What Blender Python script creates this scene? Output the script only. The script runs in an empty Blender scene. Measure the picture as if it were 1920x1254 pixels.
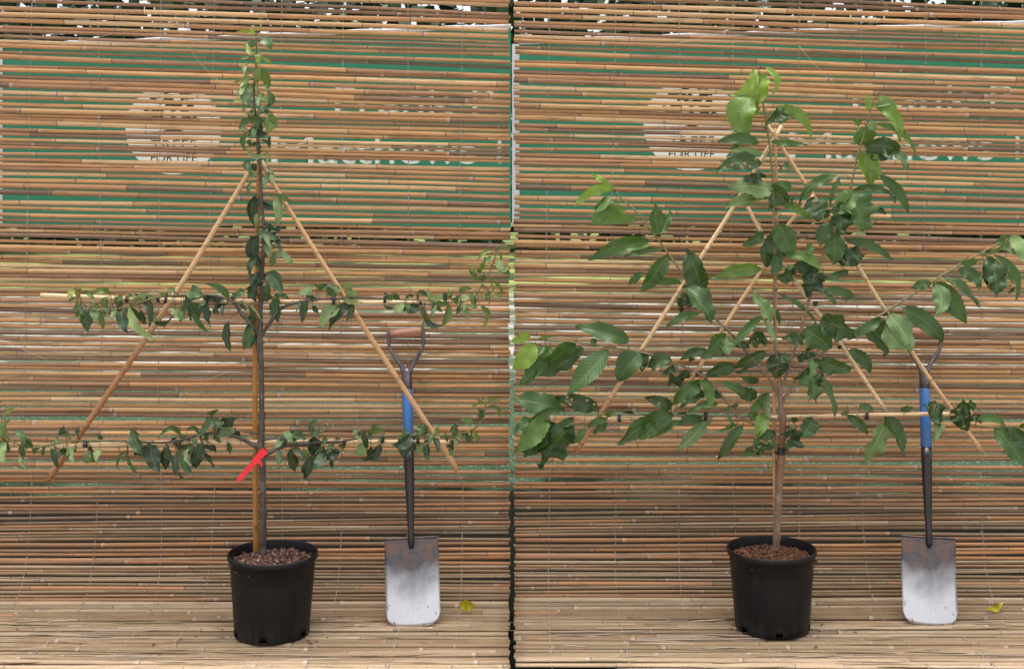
import bpy, math, random
from mathutils import Vector, Matrix

# ------------------------------------------------------------------ camera, sky, sun, exposure
SC = bpy.context.scene
COL = SC.collection
F, H, D, YH = 2200.0, 1.36, 4.05, 385.0        # focal length in photo pixels, eye height, wall distance, horizon row
cam = bpy.data.cameras.new('camera'); camo = bpy.data.objects.new('camera', cam); COL.objects.link(camo)
camo.location = (0, -D, H); camo.rotation_euler = (math.radians(90), 0, 0)
cam.sensor_width = 36; cam.lens = 36 * F / 1920; cam.shift_y = -(627 - YH) / 1920
cam.clip_start = 0.05; cam.clip_end = 500
SC.camera = camo
w = bpy.data.worlds.new('World'); SC.world = w; w.use_nodes = True
nt = w.node_tree; bg = nt.nodes['Background']
sky = nt.nodes.new('ShaderNodeTexSky'); sky.sky_type = 'NISHITA'; sky.sun_disc = False
SUN_EL, SUN_AZ = math.radians(86), math.radians(-12)   # azimuth clockwise from +y: a veiled sun almost overhead
sky.sun_elevation = SUN_EL; sky.sun_rotation = SUN_AZ
sky.air_density = 1.0; sky.dust_density = 6.0; sky.ozone_density = 0.6
hs = nt.nodes.new('ShaderNodeHueSaturation'); hs.inputs['Saturation'].default_value = 0.30
nt.links.new(sky.outputs[0], hs.inputs['Color']); nt.links.new(hs.outputs[0], bg.inputs[0])
bg.inputs[1].default_value = 0.15
sl = bpy.data.lights.new('sun', 'SUN'); so = bpy.data.objects.new('sun', sl); COL.objects.link(so)
sl.energy = 1.0; sl.angle = math.radians(60); sl.color = (1.0, 0.95, 0.88)
sdir = Vector((math.sin(SUN_AZ) * math.cos(SUN_EL), math.cos(SUN_AZ) * math.cos(SUN_EL), math.sin(SUN_EL)))
so.rotation_euler = (-sdir).to_track_quat('-Z', 'Y').to_euler()
SC.view_settings.view_transform = 'Standard'; SC.view_settings.look = 'None'
SC.view_settings.gamma = 1; SC.view_settings.use_curve_mapping = False
SC.view_settings.exposure = 1.22

R = random.Random(7)

def P(px, py, d):
    """world point seen at photo pixel (px, py) at distance d in front of the camera"""
    return Vector(((px - 960) / F * d, d - D, H - (py - YH) / F * d))

# ------------------------------------------------------------------ mesh helpers
class MB:
    def __init__(s):
        s.v = []; s.f = []; s.c = []; s.m = []
    def ring_tube(s, rings, cols, cap=True, mi=0):
        base = len(s.v); n = len(rings[0])
        for r, c in zip(rings, cols):
            s.v.extend(r); s.c.extend([c] * n)
        for i in range(len(rings) - 1):
            a = base + i * n; b = a + n
            for k in range(n):
                k2 = (k + 1) % n
                s.f.append((a + k, a + k2, b + k2, b + k)); s.m.append(mi)
        if cap:
            s.f.append(tuple(base + k for k in reversed(range(n)))); s.m.append(mi)
            e = base + (len(rings) - 1) * n
            s.f.append(tuple(e + k for k in range(n))); s.m.append(mi)
    def tube(s, pts, rad, seg=8, col=(0.5, 0, 0.5, 1), cap=True, flat=1.0, mi=0):
        rings = []; N = len(pts); cols = []
        for i, p in enumerate(pts):
            t = (pts[min(i + 1, N - 1)] - pts[max(i - 1, 0)])
            t = t.normalized() if t.length > 1e-9 else Vector((0, 0, 1))
            ref = Vector((0, 1, 0)) if abs(t.y) < 0.9 else Vector((1, 0, 0))
            a = t.cross(ref).normalized(); b = t.cross(a).normalized()
            r = rad[i] if isinstance(rad, (list, tuple)) else rad
            rings.append([tuple(p + a * (r * math.cos(2 * math.pi * k / seg)) + b * (r * flat * math.sin(2 * math.pi * k / seg))) for k in range(seg)])
            cols.append(col[i] if isinstance(col, list) else col)
        s.ring_tube(rings, cols, cap, mi)
    def lathe(s, prof, seg=64, center=(0, 0, 0), col=(0.5, 0, 0.5, 1), closed=False, skip=None):
        base = len(s.v); n = len(prof)
        for r, z in prof:
            for k in range(seg):
                a = 2 * math.pi * k / seg
                s.v.append((center[0] + r * math.cos(a), center[1] + r * math.sin(a), center[2] + z)); s.c.append(col)
        for i in range(n - 1):
            for k in range(seg):
                if skip and skip(i, k): continue
                k2 = (k + 1) % seg
                s.f.append((base + i * seg + k, base + i * seg + k2, base + (i + 1) * seg + k2, base + (i + 1) * seg + k)); s.m.append(0)
    def quad(s, a, b, c, d, col=(0.5, 0, 0.5, 1), mi=0):
        i = len(s.v); s.v.extend([tuple(a), tuple(b), tuple(c), tuple(d)]); s.c.extend([col] * 4); s.f.append((i, i + 1, i + 2, i + 3)); s.m.append(mi)
    def box(s, c, e, M=None, col=(0.5, 0, 0.5, 1)):
        i = len(s.v); c = Vector(c)
        for x in (-1, 1):
            for y in (-1, 1):
                for z in (-1, 1):
                    p = Vector((x * e[0], y * e[1], z * e[2]))
                    if M: p = M @ p
                    s.v.append(tuple(p + c)); s.c.append(col)
        for q in ((0, 1, 3, 2), (4, 6, 7, 5), (0, 4, 5, 1), (2, 3, 7, 6), (0, 2, 6, 4), (1, 5, 7, 3)):
            s.f.append(tuple(i + k for k in q)); s.m.append(0)
    def build(s, name, mats, parent=None, smooth=True):
        me = bpy.data.meshes.new(name); me.from_pydata(s.v, [], s.f)
        at = me.color_attributes.new('tone', 'FLOAT_COLOR', 'POINT')
        at.data.foreach_set('color', [x for c in s.c for x in c])
        if not isinstance(mats, (list, tuple)): mats = [mats]
        for m in mats: me.materials.append(m)
        me.polygons.foreach_set('material_index', s.m)
        me.polygons.foreach_set('use_smooth', [smooth] * len(s.f))
        me.update()
        o = bpy.data.objects.new(name, me); COL.objects.link(o)
        if parent is not None:
            o.parent = parent; o.matrix_parent_inverse = parent.matrix_world.inverted() if parent.type != 'EMPTY' else Matrix.Translation(-parent.location)
        return o

def thing(name, loc, label, cat, group=None):
    o = bpy.data.objects.new(name, None); COL.objects.link(o); o.location = loc
    o.empty_display_size = 0.1
    o['label'] = label; o['category'] = cat
    if group: o['group'] = group
    return o
def tag(o, label, cat, group=None, kind=None):
    o['label'] = label; o['category'] = cat
    if group: o['group'] = group
    if kind: o['kind'] = kind
    return o

def resample(pts, step):
    """Catmull-Rom through (x, y, z, r) tuples"""
    out = []
    n = len(pts)
    for i in range(n - 1):
        p0, p1, p2, p3 = pts[max(i - 1, 0)], pts[i], pts[i + 1], pts[min(i + 2, n - 1)]
        L = math.dist(p1[:3], p2[:3]); k = max(1, int(L / step))
        for j in range(k):
            t = j / k
            out.append(tuple(0.5 * (2 * b + (c - a) * t + (2 * a - 5 * b + 4 * c - d) * t * t + (3 * b - a - 3 * c + d) * t ** 3) for a, b, c, d in zip(p0, p1, p2, p3)))
    out.append(tuple(pts[-1]))
    return out

# ------------------------------------------------------------------ materials
def mat(name):
    m = bpy.data.materials.new(name); m.use_nodes = True
    return m, m.node_tree, m.node_tree.nodes['Principled BSDF']
def N(nt, typ, **kw):
    n = nt.nodes.new(typ)
    for k, v in kw.items():
        if k in n.inputs: n.inputs[k].default_value = v
        else: setattr(n, k, v)
    return n
def noise(nt, scale, detail=3, rough=0.55, vscale=None, coord='Object'):
    tc = N(nt, 'ShaderNodeTexCoord'); mp = N(nt, 'ShaderNodeMapping')
    if vscale: mp.inputs['Scale'].default_value = vscale
    n = N(nt, 'ShaderNodeTexNoise'); n.inputs['Scale'].default_value = scale; n.inputs['Detail'].default_value = detail; n.inputs['Roughness'].default_value = rough
    nt.links.new(tc.outputs[coord], mp.inputs[0]); nt.links.new(mp.outputs[0], n.inputs['Vector'])
    return n.outputs['Fac']
def ramp(nt, fac, stops, interp='LINEAR'):
    r = N(nt, 'ShaderNodeValToRGB'); e = r.color_ramp.elements; r.color_ramp.interpolation = interp
    while len(e) < len(stops): e.new(0.5)
    for el, (p, c) in zip(e, stops):
        el.position = p; el.color = (c, c, c, 1) if not isinstance(c, (tuple, list)) else (*c, 1)
    nt.links.new(fac, r.inputs[0]); return r.outputs[0]
def mix(nt, fac, a, b, mode='MIX'):
    m = N(nt, 'ShaderNodeMix', data_type='RGBA', blend_type=mode)
    for sock, v in ((m.inputs[0], fac), (m.inputs[6], a), (m.inputs[7], b)):
        if hasattr(v, 'links'): nt.links.new(v, sock)
        elif isinstance(v, (tuple, list)): sock.default_value = (*v, 1) if len(v) == 3 else v
        else: sock.default_value = v
    return m.outputs[2]
def math_(nt, op, a, b=None, clamp=False):
    m = N(nt, 'ShaderNodeMath', operation=op, use_clamp=clamp)
    for sock, v in ((m.inputs[0], a), (m.inputs[1], b)):
        if v is None: continue
        if hasattr(v, 'links'): nt.links.new(v, sock)
        else: sock.default_value = v
    return m.outputs[0]
def attr(nt):
    a = N(nt, 'ShaderNodeAttribute', attribute_name='tone'); s = N(nt, 'ShaderNodeSeparateColor')
    nt.links.new(a.outputs['Color'], s.inputs[0]); return s.outputs[0], s.outputs[1], s.outputs[2], a.outputs['Alpha']
def bump(nt, b, h, strength, dist=0.001):
    n = N(nt, 'ShaderNodeBump'); n.inputs['Strength'].default_value = strength; n.inputs['Distance'].default_value = dist
    nt.links.new(h, n.inputs['Height']); nt.links.new(n.outputs[0], b.inputs['Normal'])

def reed_material(name, stops, dirt):
    m, t, b = mat(name); L = t.links
    r, g, bl, al = attr(t)
    base = ramp(t, r, stops)
    st = noise(t, 1.0, 4, 0.6, (4, 260, 260))
    base = mix(t, 0.42, base, ramp(t, st, [(0.28, (0.42, 0.36, 0.33)), (0.6, (1.05, 1.03, 1.0))]), 'MULTIPLY')
    cl = noise(t, 1.0, 5, 0.65, (9, 30, 60))
    base = mix(t, ramp(t, cl, [(0.52, 0.0), (0.72, dirt)]), base, (0.10, 0.062, 0.045))
    sp = noise(t, 1.0, 2, 0.5, (120, 160, 300))
    base = mix(t, ramp(t, sp, [(0.66, 0.0), (0.74, dirt * 1.1)]), base, (0.045, 0.028, 0.022))
    base = mix(t, 1.0, base, mix(t, bl, (0.66, 0.64, 0.63), (1.22, 1.2, 1.16)), 'MULTIPLY')
    base = mix(t, math_(t, 'MULTIPLY', g, 0.7), base, (0.47, 0.40, 0.37))
    base = mix(t, math_(t, 'SUBTRACT', 1.0, al, True), base, (0.05, 0.035, 0.03))
    L.new(base, b.inputs['Base Color'])
    L.new(ramp(t, cl, [(0.3, 0.42), (0.7, 0.7)]), b.inputs['Roughness'])
    b.inputs['Specular IOR Level'].default_value = 0.18
    bump(t, b, st, 0.5, 0.0014)
    return m
M_REED = reed_material('reed_tan', [(0.0, (0.225, 0.145, 0.097)), (0.25, (0.35, 0.20, 0.112)), (0.5, (0.46, 0.245, 0.118)), (0.75, (0.55, 0.315, 0.142)), (1.0, (0.62, 0.42, 0.235))], 0.5)
M_MAT = reed_material('reed_weathered', [(0.0, (0.44, 0.23, 0.108)), (0.2, (0.37, 0.205, 0.112)), (0.38, (0.255, 0.168, 0.10)), (0.58, (0.24, 0.175, 0.105)), (0.8, (0.275, 0.203, 0.128)), (1.0, (0.38, 0.29, 0.195))], 0.45)

def simple(name, col, rough=0.5, metal=0.0, nscale=30, var=0.3, bumpst=0.0, vscale=None, col2=None):
    m, t, b = mat(name)
    n = noise(t, nscale, 4, 0.6, vscale)
    c2 = col2 or tuple(x * (1 - var) for x in col)
    c1 = tuple(min(1, x * (1 + var * 0.5)) for x in col)
    t.links.new(ramp(t, n, [(0.32, c2), (0.68, c1)]), b.inputs['Base Color'])
    b.inputs['Roughness'].default_value = rough; b.inputs['Metallic'].default_value = metal
    if bumpst: bump(t, b, n, bumpst, 0.002)
    return m
M_WIRE = simple('galvanised_wire', (0.42, 0.41, 0.41), 0.5, 0.3, 60, 0.55)

def cane_material(name, c_dark, c_lite):
    m, t, b = mat(name)
    r, g, bl, al = attr(t)
    n = noise(t, 14, 5, 0.6); s = noise(t, 90, 3, 0.6)
    base = mix(t, n, c_dark, c_lite)
    base = mix(t, ramp(t, s, [(0.62, 0.0), (0.75, 0.45)]), base, (0.10, 0.05, 0.025))
    base = mix(t, r, base, mix(t, 1.0, base, (0.60, 0.42, 0.32), 'MULTIPLY'))
    base = mix(t, math_(t, 'MULTIPLY', g, 0.75), base, (0.12, 0.065, 0.035))
    t.links.new(base, b.inputs['Base Color']); b.inputs['Roughness'].default_value = 0.42
    bump(t, b, s, 0.12, 0.001)
    return m
M_CANE = cane_material('bamboo_tan', (0.46, 0.27, 0.125), (0.62, 0.41, 0.21))
M_CANE_BROWN = cane_material('bamboo_redbrown', (0.40, 0.21, 0.09), (0.54, 0.32, 0.15))
M_CANE_ORANGE = cane_material('bamboo_orange', (0.30, 0.12, 0.018), (0.42, 0.19, 0.035))
M_CANE_PALE = cane_material('bamboo_pale', (0.55, 0.36, 0.185), (0.68, 0.49, 0.28))
M_TIE = simple('black_rubber', (0.016, 0.016, 0.019), 0.5, 0, 60, 0.3)

def bark_material(name, lo, hi, sc):
    m, t, b = mat(name)
    r, g, bl, al = attr(t)
    n = noise(t, 1.0, 5, 0.65, (sc, sc, sc * 0.35)); n2 = noise(t, 16, 4, 0.6)
    base = mix(t, ramp(t, n, [(0.3, 0.0), (0.7, 1.0)]), lo, hi)
    base = mix(t, ramp(t, n2, [(0.52, 0), (0.68, 0.5)]), base, (0.19, 0.17, 0.145))
    base = mix(t, r, base, (0.155, 0.17, 0.045))          # green young wood towards the tips
    base = mix(t, g, base, (0.13, 0.028, 0.022))          # red petioles
    base = mix(t, math_(t, 'MULTIPLY', bl, 0.8), base, (0.22, 0.072, 0.03))          # red-brown bark
    t.links.new(base, b.inputs['Base Color']); b.inputs['Roughness'].default_value = 0.6
    bump(t, b, n, 0.5, 0.003)
    return m
M_BARK_A = bark_material('grey_brown_bark', (0.026, 0.019, 0.014), (0.085, 0.064, 0.045), 90)
M_BARK_B = bark_material('smooth_brown_bark', (0.11, 0.066, 0.038), (0.27, 0.175, 0.11), 70)

def leaf_material(name, dark, mid, bright, under_d, under_l, veins):
    m, t, b = mat(name); L = t.links
    r, g, bl, al = attr(t)      # r tone, g across 0..1, bl along, al random
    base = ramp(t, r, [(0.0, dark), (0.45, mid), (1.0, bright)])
    under = ramp(t, r, [(0.0, under_d), (1.0, under_l)])
    geo = N(t, 'ShaderNodeNewGeometry')
    across = math_(t, 'ABSOLUTE', math_(t, 'SUBTRACT', g, 0.5))
    ph = math_(t, 'SUBTRACT', math_(t, 'MULTIPLY', bl, veins), math_(t, 'MULTIPLY', across, 4.2))
    fr = math_(t, 'ABSOLUTE', math_(t, 'SUBTRACT', math_(t, 'FRACT', ph), 0.5))
    side = ramp(t, fr, [(0.0, 1.0), (0.12, 0.0)])
    rib = ramp(t, across, [(0.010, 1.0), (0.032, 0.0)])
    n = noise(t, 60, 4, 0.6)
    base = mix(t, 0.55, base, ramp(t, n, [(0.3, (0.62, 0.66, 0.6)), (0.7, (1.2, 1.15, 1.1))]), 'MULTIPLY')
    vein_c = mix(t, 0.42, base, (0.30, 0.36, 0.12))
    base = mix(t, math_(t, 'MULTIPLY', side, 0.30), base, vein_c)
    base = mix(t, math_(t, 'MULTIPLY', rib, 0.75), base, vein_c)
    under = mix(t, math_(t, 'MULTIPLY', side, 0.35), under, (0.22, 0.30, 0.12))
    under = mix(t, math_(t, 'MULTIPLY', rib, 0.9), under, (0.33, 0.40, 0.17))
    sp = noise(t, 35, 3, 0.7)
    base = mix(t, ramp(t, sp, [(0.69, 0.0), (0.74, 0.6)]), base, (0.12, 0.065, 0.025))
    colr = mix(t, geo.outputs['Backfacing'], base, under)
    L.new(colr, b.inputs['Base Color'])
    L.new(math_(t, 'ADD', math_(t, 'MULTIPLY', geo.outputs['Backfacing'], 0.3), 0.36), b.inputs['Roughness'])
    b.inputs['Specular IOR Level'].default_value = 0.45
    h = math_(t, 'ADD', math_(t, 'MULTIPLY', side, -0.6), math_(t, 'MULTIPLY', rib, -1.0))
    h = math_(t, 'ADD', h, math_(t, 'MULTIPLY', n, 0.8))
    bump(t, b, h, 0.55, 0.0015)
    tr = N(t, 'ShaderNodeBsdfTranslucent'); L.new(mix(t, 1.0, colr, (1.1, 1.25, 0.5), 'MULTIPLY'), tr.inputs[0])
    ms = N(t, 'ShaderNodeMixShader'); ms.inputs[0].default_value = 0.16
    L.new(b.outputs[0], ms.inputs[1]); L.new(tr.outputs[0], ms.inputs[2])
    L.new(ms.outputs[0], t.nodes['Material Output'].inputs['Surface'])
    return m
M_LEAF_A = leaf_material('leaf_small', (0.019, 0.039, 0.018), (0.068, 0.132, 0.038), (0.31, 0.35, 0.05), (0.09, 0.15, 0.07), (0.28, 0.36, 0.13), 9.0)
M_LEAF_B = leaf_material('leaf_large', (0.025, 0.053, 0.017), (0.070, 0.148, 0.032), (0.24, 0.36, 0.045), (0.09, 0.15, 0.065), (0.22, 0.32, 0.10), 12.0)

# ------------------------------------------------------------------ setting: ground behind and under, far trees
def ground_material():
    m, t, b = mat('ground_shade_gravel_grass')
    tc = N(t, 'ShaderNodeTexCoord'); sx = N(t, 'ShaderNodeSeparateXYZ'); t.links.new(tc.outputs['Object'], sx.inputs[0])
    n = noise(t, 2.0, 5, 0.6); n2 = noise(t, 70, 3, 0.7); n3 = noise(t, 26, 4, 0.7)
    y = math_(t, 'ADD', sx.outputs[1], math_(t, 'MULTIPLY', n, 2.5))
    weed = mix(t, n3, (0.012, 0.03, 0.02), (0.05, 0.085, 0.045))
    weed = mix(t, ramp(t, n2, [(0.60, 0.0), (0.66, 1.0)]), weed, (0.40, 0.38, 0.34))
    grav = mix(t, ramp(t, noise(t, 1.3, 4, .7), [(.46, 0), (.56, 1)]), mix(t, n3, (0.03, 0.05, 0.035), (0.12, 0.14, 0.09)), mix(t, n2, (0.12, 0.118, 0.105), (0.42, 0.41, 0.36)))
    grass = mix(t, ramp(t, noise(t, .45, 3, .6), [(.45, 0), (.58, 1)]), (0.035, 0.06, 0.03), (0.20, 0.23, 0.08))
    soil = mix(t, n3, (0.004, 0.004, 0.0035), (0.013, 0.013, 0.010))  # ground near the mats painted near black, standing in for shade between lower reeds
    weed = mix(t, ramp(t, math_(t, 'DIVIDE', y, 20.0), [(0.14, 0.0), (0.17, 1.0)]), soil, weed)
    c = mix(t, ramp(t, math_(t, 'DIVIDE', y, 20.0), [(0.33, 0.0), (0.37, 1.0)]), weed, grav)
    c = mix(t, ramp(t, math_(t, 'DIVIDE', y, 40.0), [(0.38, 0.0), (0.40, 1.0)]), c, grass)
    front = math_(t, 'LESS_THAN', sx.outputs[1], -0.95)
    c = mix(t, front, c, mix(t, n2, (0.22, 0.21, 0.20), (0.46, 0.45, 0.43)))  # unseen ground on the camera side, made pale to bounce light onto the wall
    t.links.new(c, b.inputs['Base Color']); b.inputs['Roughness'].default_value = 1.0; b.inputs['Specular IOR Level'].default_value = 0.0
    return m
g = MB()
xs = [-60, -20, -8, -4, -2, 0, 2, 4, 8, 20, 60]; ys = [-30, -8, -4, -1, 0, 0.6, 2, 5, 10, 20, 40, 90]
for j, y in enumerate(ys):
    for x in xs:
        g.v.append((x, y, -0.03)); g.c.append((0.5, 0, 0.5, 1))
for j in range(len(ys) - 1):
    for i in range(len(xs) - 1):
        a = j * len(xs) + i; g.f.append((a, a + 1, a + len(xs) + 1, a + len(xs))); g.m.append(0)
go = g.build('ground', ground_material()); go['kind'] = 'structure'; tag(go, 'dark weedy ground, painted near black for shade behind the mats, pale gravel and grass seen through the reed gaps', 'ground', kind='structure')

rt = random.Random(31)
tl = MB()
for i in range(29000):
    x = rt.uniform(-36, 36); y = rt.uniform(30, 36)
    top = 9.5 + 0.8 * math.sin(x * 0.55 + 1) + 0.5 * math.sin(x * 1.7)
    z = rt.uniform(0, 1) ** 0.85 * top
    s = rt.uniform(0.10, 0.26)
    q = Matrix.Rotation(rt.uniform(0, 6.28), 3, 'Z') @ Matrix.Rotation(rt.uniform(-1.2, 1.2), 3, 'X')
    c = Vector((x, y, z)); u = q @ Vector((s, 0, 0)); v = q @ Vector((0, 0, s * 0.8))
    tl.quad(c - u - v, c + u - v, c + u + v, c - u + v, (rt.random(), 0, 0, 1))
for i in range(38):
    x = -35 + i * 1.85 + rt.uniform(-.5, .5); y = rt.uniform(31, 35)
    tl.tube([Vector((x, y, -0.1)), Vector((x + 0.1, y, 3)), Vector((x + 0.3, y, 6))], [0.18, 0.13, 0.05], 7, (0, 1, 0, 1))
m, t, b = mat('far_foliage'); r_, g_, b_, a_ = attr(t)
t.links.new(mix(t, g_, mix(t, r_, (0.012, 0.032, 0.014), (0.04, 0.085, 0.03)), (0.05, 0.035, 0.025)), b.inputs['Base Color']); b.inputs['Roughness'].default_value = 0.7
tlo = tl.build('treeline', m, smooth=False); tag(tlo, 'dark green far trees glimpsed through the top reed gaps', 'trees', kind='stuff')

# ------------------------------------------------------------------ reed screens and floor mats
def reed_profile(s, path):
    """point, tangent and normal on a polyline path of (y, z) at arc length s"""
    for (a, b) in zip(path, path[1:]):
        L = math.dist(a, b)
        if s <= L or b is path[-1]:
            t = s / L
            ty, tz = (b[0] - a[0]) / L, (b[1] - a[1]) / L
            return a[0] + (b[0] - a[0]) * t, a[1] + (b[1] - a[1]) * t, ty, tz
        s -= L

def smooth_path(p, k=3):
    for _ in range(k):
        q = [p[0]]
        for a, b in zip(p, p[1:]):
            q += [(a[0] * .75 + b[0] * .25, a[1] * .75 + b[1] * .25), (a[0] * .25 + b[0] * .75, a[1] * .25 + b[1] * .75)]
        p = q + [p[-1]]
    return p

def fan(z):
    return 0.012 + 0.020 * (z - 1.0) if z > 0.2 else -0.004 * z / 0.2

def build_reeds(mb, seed, path, x0, x1, shift, zone):
    """zone(s) -> (mean radius, gap, flatness, tone mean, tone spread, waviness).  Returns the reed positions for the wires."""
    rr = random.Random(seed)
    total = sum(math.dist(a, b) for a, b in zip(path, path[1:]))
    s = 0.0; i = 0; info = []
    XA, XB = -2.3, 0.5               # the full length every reed was grown to, cut to [x0, x1]
    re = random.Random(seed + int(x0 * 100))
    while s < total:
        rm, gap, flat, tm, ts, wav = zone(s)
        r = rm * rr.uniform(0.72, 1.22)
        half = r * (1.0 + flat * 0.8)
        s += half
        if s > total: break
        y, z, ty, tz = reed_profile(s, path)
        ny, nz = (tz, -ty)
        if ny > 0: ny, nz = -ny, -nz           # towards the camera side
        if tz == 0 or abs(tz) < 0.3:
            ny, nz = (0, 1) if nz >= 0 or abs(nz) > .5 else (ny, nz)
            ny, nz = 0.0, 1.0
        slope = rr.gauss(0, wav * 0.8) + fan(z); ph = rr.uniform(0, 6.28); amp = rr.uniform(0.2, 1.0) * wav * 0.6
        taper = rr.choice((-1, 1)) * rr.uniform(0.03, 0.09)
        own_y = rr.uniform(-0.003, 0.003)
        # nodes
        nodes = []; xn = XA + rr.uniform(0, 0.5); step = rr.uniform(0.32, 0.60)
        while xn < XB:
            nodes.append(xn); xn += step * rr.uniform(0.85, 1.15)
        tone0 = min(1, max(0, rr.gauss(tm, ts))); bri = min(1, max(0, rr.gauss(0.5, 0.2)))
        tones = [min(1, max(0, tone0 + rr.gauss(0, ts * 0.95))) for _ in range(len(nodes) + 1)]
        nd = rr.random() < 0.6
        nodek = [rr.random() for _ in nodes]
        jx0, jx1 = re.uniform(-0.004, 0.004), re.uniform(-0.004, 0.004)
        a0, a1 = x0 + jx0, x1 + jx1
        xs = []
        x = a0
        while x < a1 - 0.02:
            xs.append((x, None)); x += 0.055
        xs.append((a1, None))
        for k, xnode in enumerate(nodes):
            xx = xnode + shift
            if a0 + 0.02 < xx < a1 - 0.02:
                d = 1 if nd else -1
                xs += [(xx - d * 0.016, ('t', k, 0.0)), (xx - d * 0.013, ('t', k, 0.9)), (xx - d * 0.0022, ('t', k, 1.0)), (xx - d * 0.001, ('n', k, 0)), (xx + d * 0.0012, ('n', k, 0)), (xx + d * 0.0028, ('t', k, 0.0))]
        xs.sort(key=lambda q: q[0])
        rings = []; cols = []
        for x, info_n in xs:
            xl = x - shift
            dz = 0.0035 * math.sin(1.3 * xl + .33 * i) * wav * 250 * .4 + slope * (xl + 0.9) + amp * math.sin(2.1 * xl + ph) + 0.0011 * math.sin(6.5 * xl + ph * 3)
            dn = own_y + 0.0015 * math.sin(3 * xl + ph)
            rad = r * (1 + taper * (xl + 0.9))
            seg_i = sum(1 for q in nodes if q < xl - 1e-4)
            tone = tones[min(seg_i, len(tones) - 1)]
            pale, al = 0.0, 1.0
            if info_n:
                if info_n[0] == 't': pale = info_n[2] * (0.05 + 0.75 * nodek[info_n[1]] ** 2)
                else: al = 0.35; rad *= 1.07
                if info_n[2] and info_n[0] == 't': rad *= 1.03
            rt_ = rad * (1 + flat * 0.8); rn = rad * (1 - flat * 0.62)
            cy = y + ty * dz + ny * dn; cz = z + tz * dz + nz * dn
            ring = []
            for k in range(10):
                a = 2 * math.pi * k / 10
                ca, sa = math.cos(a) * rt_, math.sin(a) * rn
                ring.append((x, cy + ty * ca + ny * sa, cz + tz * ca + nz * sa))
            rings.append(ring); cols.append((tone, pale, bri, al))
        mb.ring_tube(rings, cols)
        info.append((y, z, ny, nz, r * (1 - flat * 0.62), own_y, slope))
        s += half + max(-0.0012, rr.gauss(gap, gap * 0.6)) + (rr.uniform(0.003, 0.008) if rr.random() < 0.07 else 0)
        i += 1
    return info

def build_wires(parent, info, xlist, shift, x0, x1, seed):
    rr = random.Random(seed)
    for xw in xlist:
        x = xw + shift
        if not (x0 + 0.01 < x < x1 - 0.01): continue
        mb = MB()
        drift = rr.uniform(-0.0005, 0.0005)
        for strand in (0, 1):
            pts = []
            for i, (y, z, ny, nz, rn, oy, sl) in enumerate(info):
                side = 1 if (i + strand) % 2 == 0 else -1
                off = (rn + 0.0011) * side + oy
                pts.append(Vector((x + drift * i + 0.0012 * side + rr.uniform(-.001, .001), y + ny * off, z + nz * off + sl * (xw + .9))))
            mb.tube(pts, 0.0010, 4, (0.5, 0, 0.5, 1))
        mb.build('binding_wire', M_WIRE, parent)

zt = P(0, -31, D).z; zb = P(0, 878, D).z
WALL = [(0.0, zt), (0.0, zb)]
MATP = smooth_path([(0.0, zb - 0.004), (0.0, 0.36), (-0.010, 0.24), (-0.03, 0.145), (-0.065, 0.07), (-0.115, 0.026), (-0.18, 0.008), (-0.26, 0.006), (-0.45, 0.006), (-0.95, 0.006)], 2)
def mat_z(y):
    for (y0, z0), (y1, z1) in zip(MATP, MATP[1:]):
        if y1 <= y <= y0 and y0 > y1: return z0 + (z1 - z0) * (y0 - y) / (y0 - y1)
    return 0.006
def zone_wall(s):
    if s < 0.27: return 0.0070, 0.0044, 0.0, 0.54, 0.24, 0.0042
    if s < 0.85: return 0.0077, 0.0033, 0.0, 0.60, 0.24, 0.0038
    return 0.0078, 0.0021, 0.0, 0.54, 0.22, 0.0034
MLEN = sum(math.dist(a, b) for a, b in zip(MATP, MATP[1:]))
def zone_mat(s):
    if s < 0.14: return 0.0066, 0.0030, 0.0, 0.16, 0.14, 0.0042
    if s < 0.30: return 0.0063, 0.0016, 0.0, 0.38, 0.2, 0.0038
    if s < 0.44: return 0.0064, 0.0010, 0.0, 0.52, 0.2, 0.0034
    if s < 0.56: return 0.0072, 0.0014, 0.2, 0.60, 0.22, 0.0040
    if s < 0.66: return 0.0078, 0.0026, 0.4, 0.66, 0.22, 0.0050
    return 0.0088, 0.0058, 0.52, 0.76, 0.17, 0.0075

WX = [(px - 960) / F * D for px in (-60, 60, 184, 302, 403, 529, 644, 765, 868, 985, 1090)]
GAP = 0.009
SHIFT = 971 / F * D
def fibres(mb, seed, x0, x1, n):
    rr = random.Random(seed)
    for _ in range(n):
        x = rr.uniform(x0 + .1, x1 - .15); z = rr.uniform(0.35, 2.0)
        if rr.random() < 0.45:
            z = None
        L = rr.uniform(0.04, 0.22); a = rr.gauss(0, 0.35); bow = rr.uniform(-.02, .02)
        pts = []
        for k in range(7):
            t_ = k / 6
            if z is None:
                yy = -0.14 - (hash((seed, _)) % 80) / 100 * 0.6
                pts.append(Vector((min(x1 - .01, x + L * t_), yy + L * t_ * a * .3, 0.0125 + 0.004 * math.sin(3.1 * t_))))
            else:
                pts.append(Vector((min(x1 - .01, x + L * t_ * math.cos(a)), -0.0095 - 0.012 * math.sin(3.14 * t_), z + L * t_ * math.sin(a) + bow * math.sin(3.14 * t_))))
        mb.tube(pts, 0.0006, 4, (1.0, 0.6, 0.9, 1))

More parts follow.
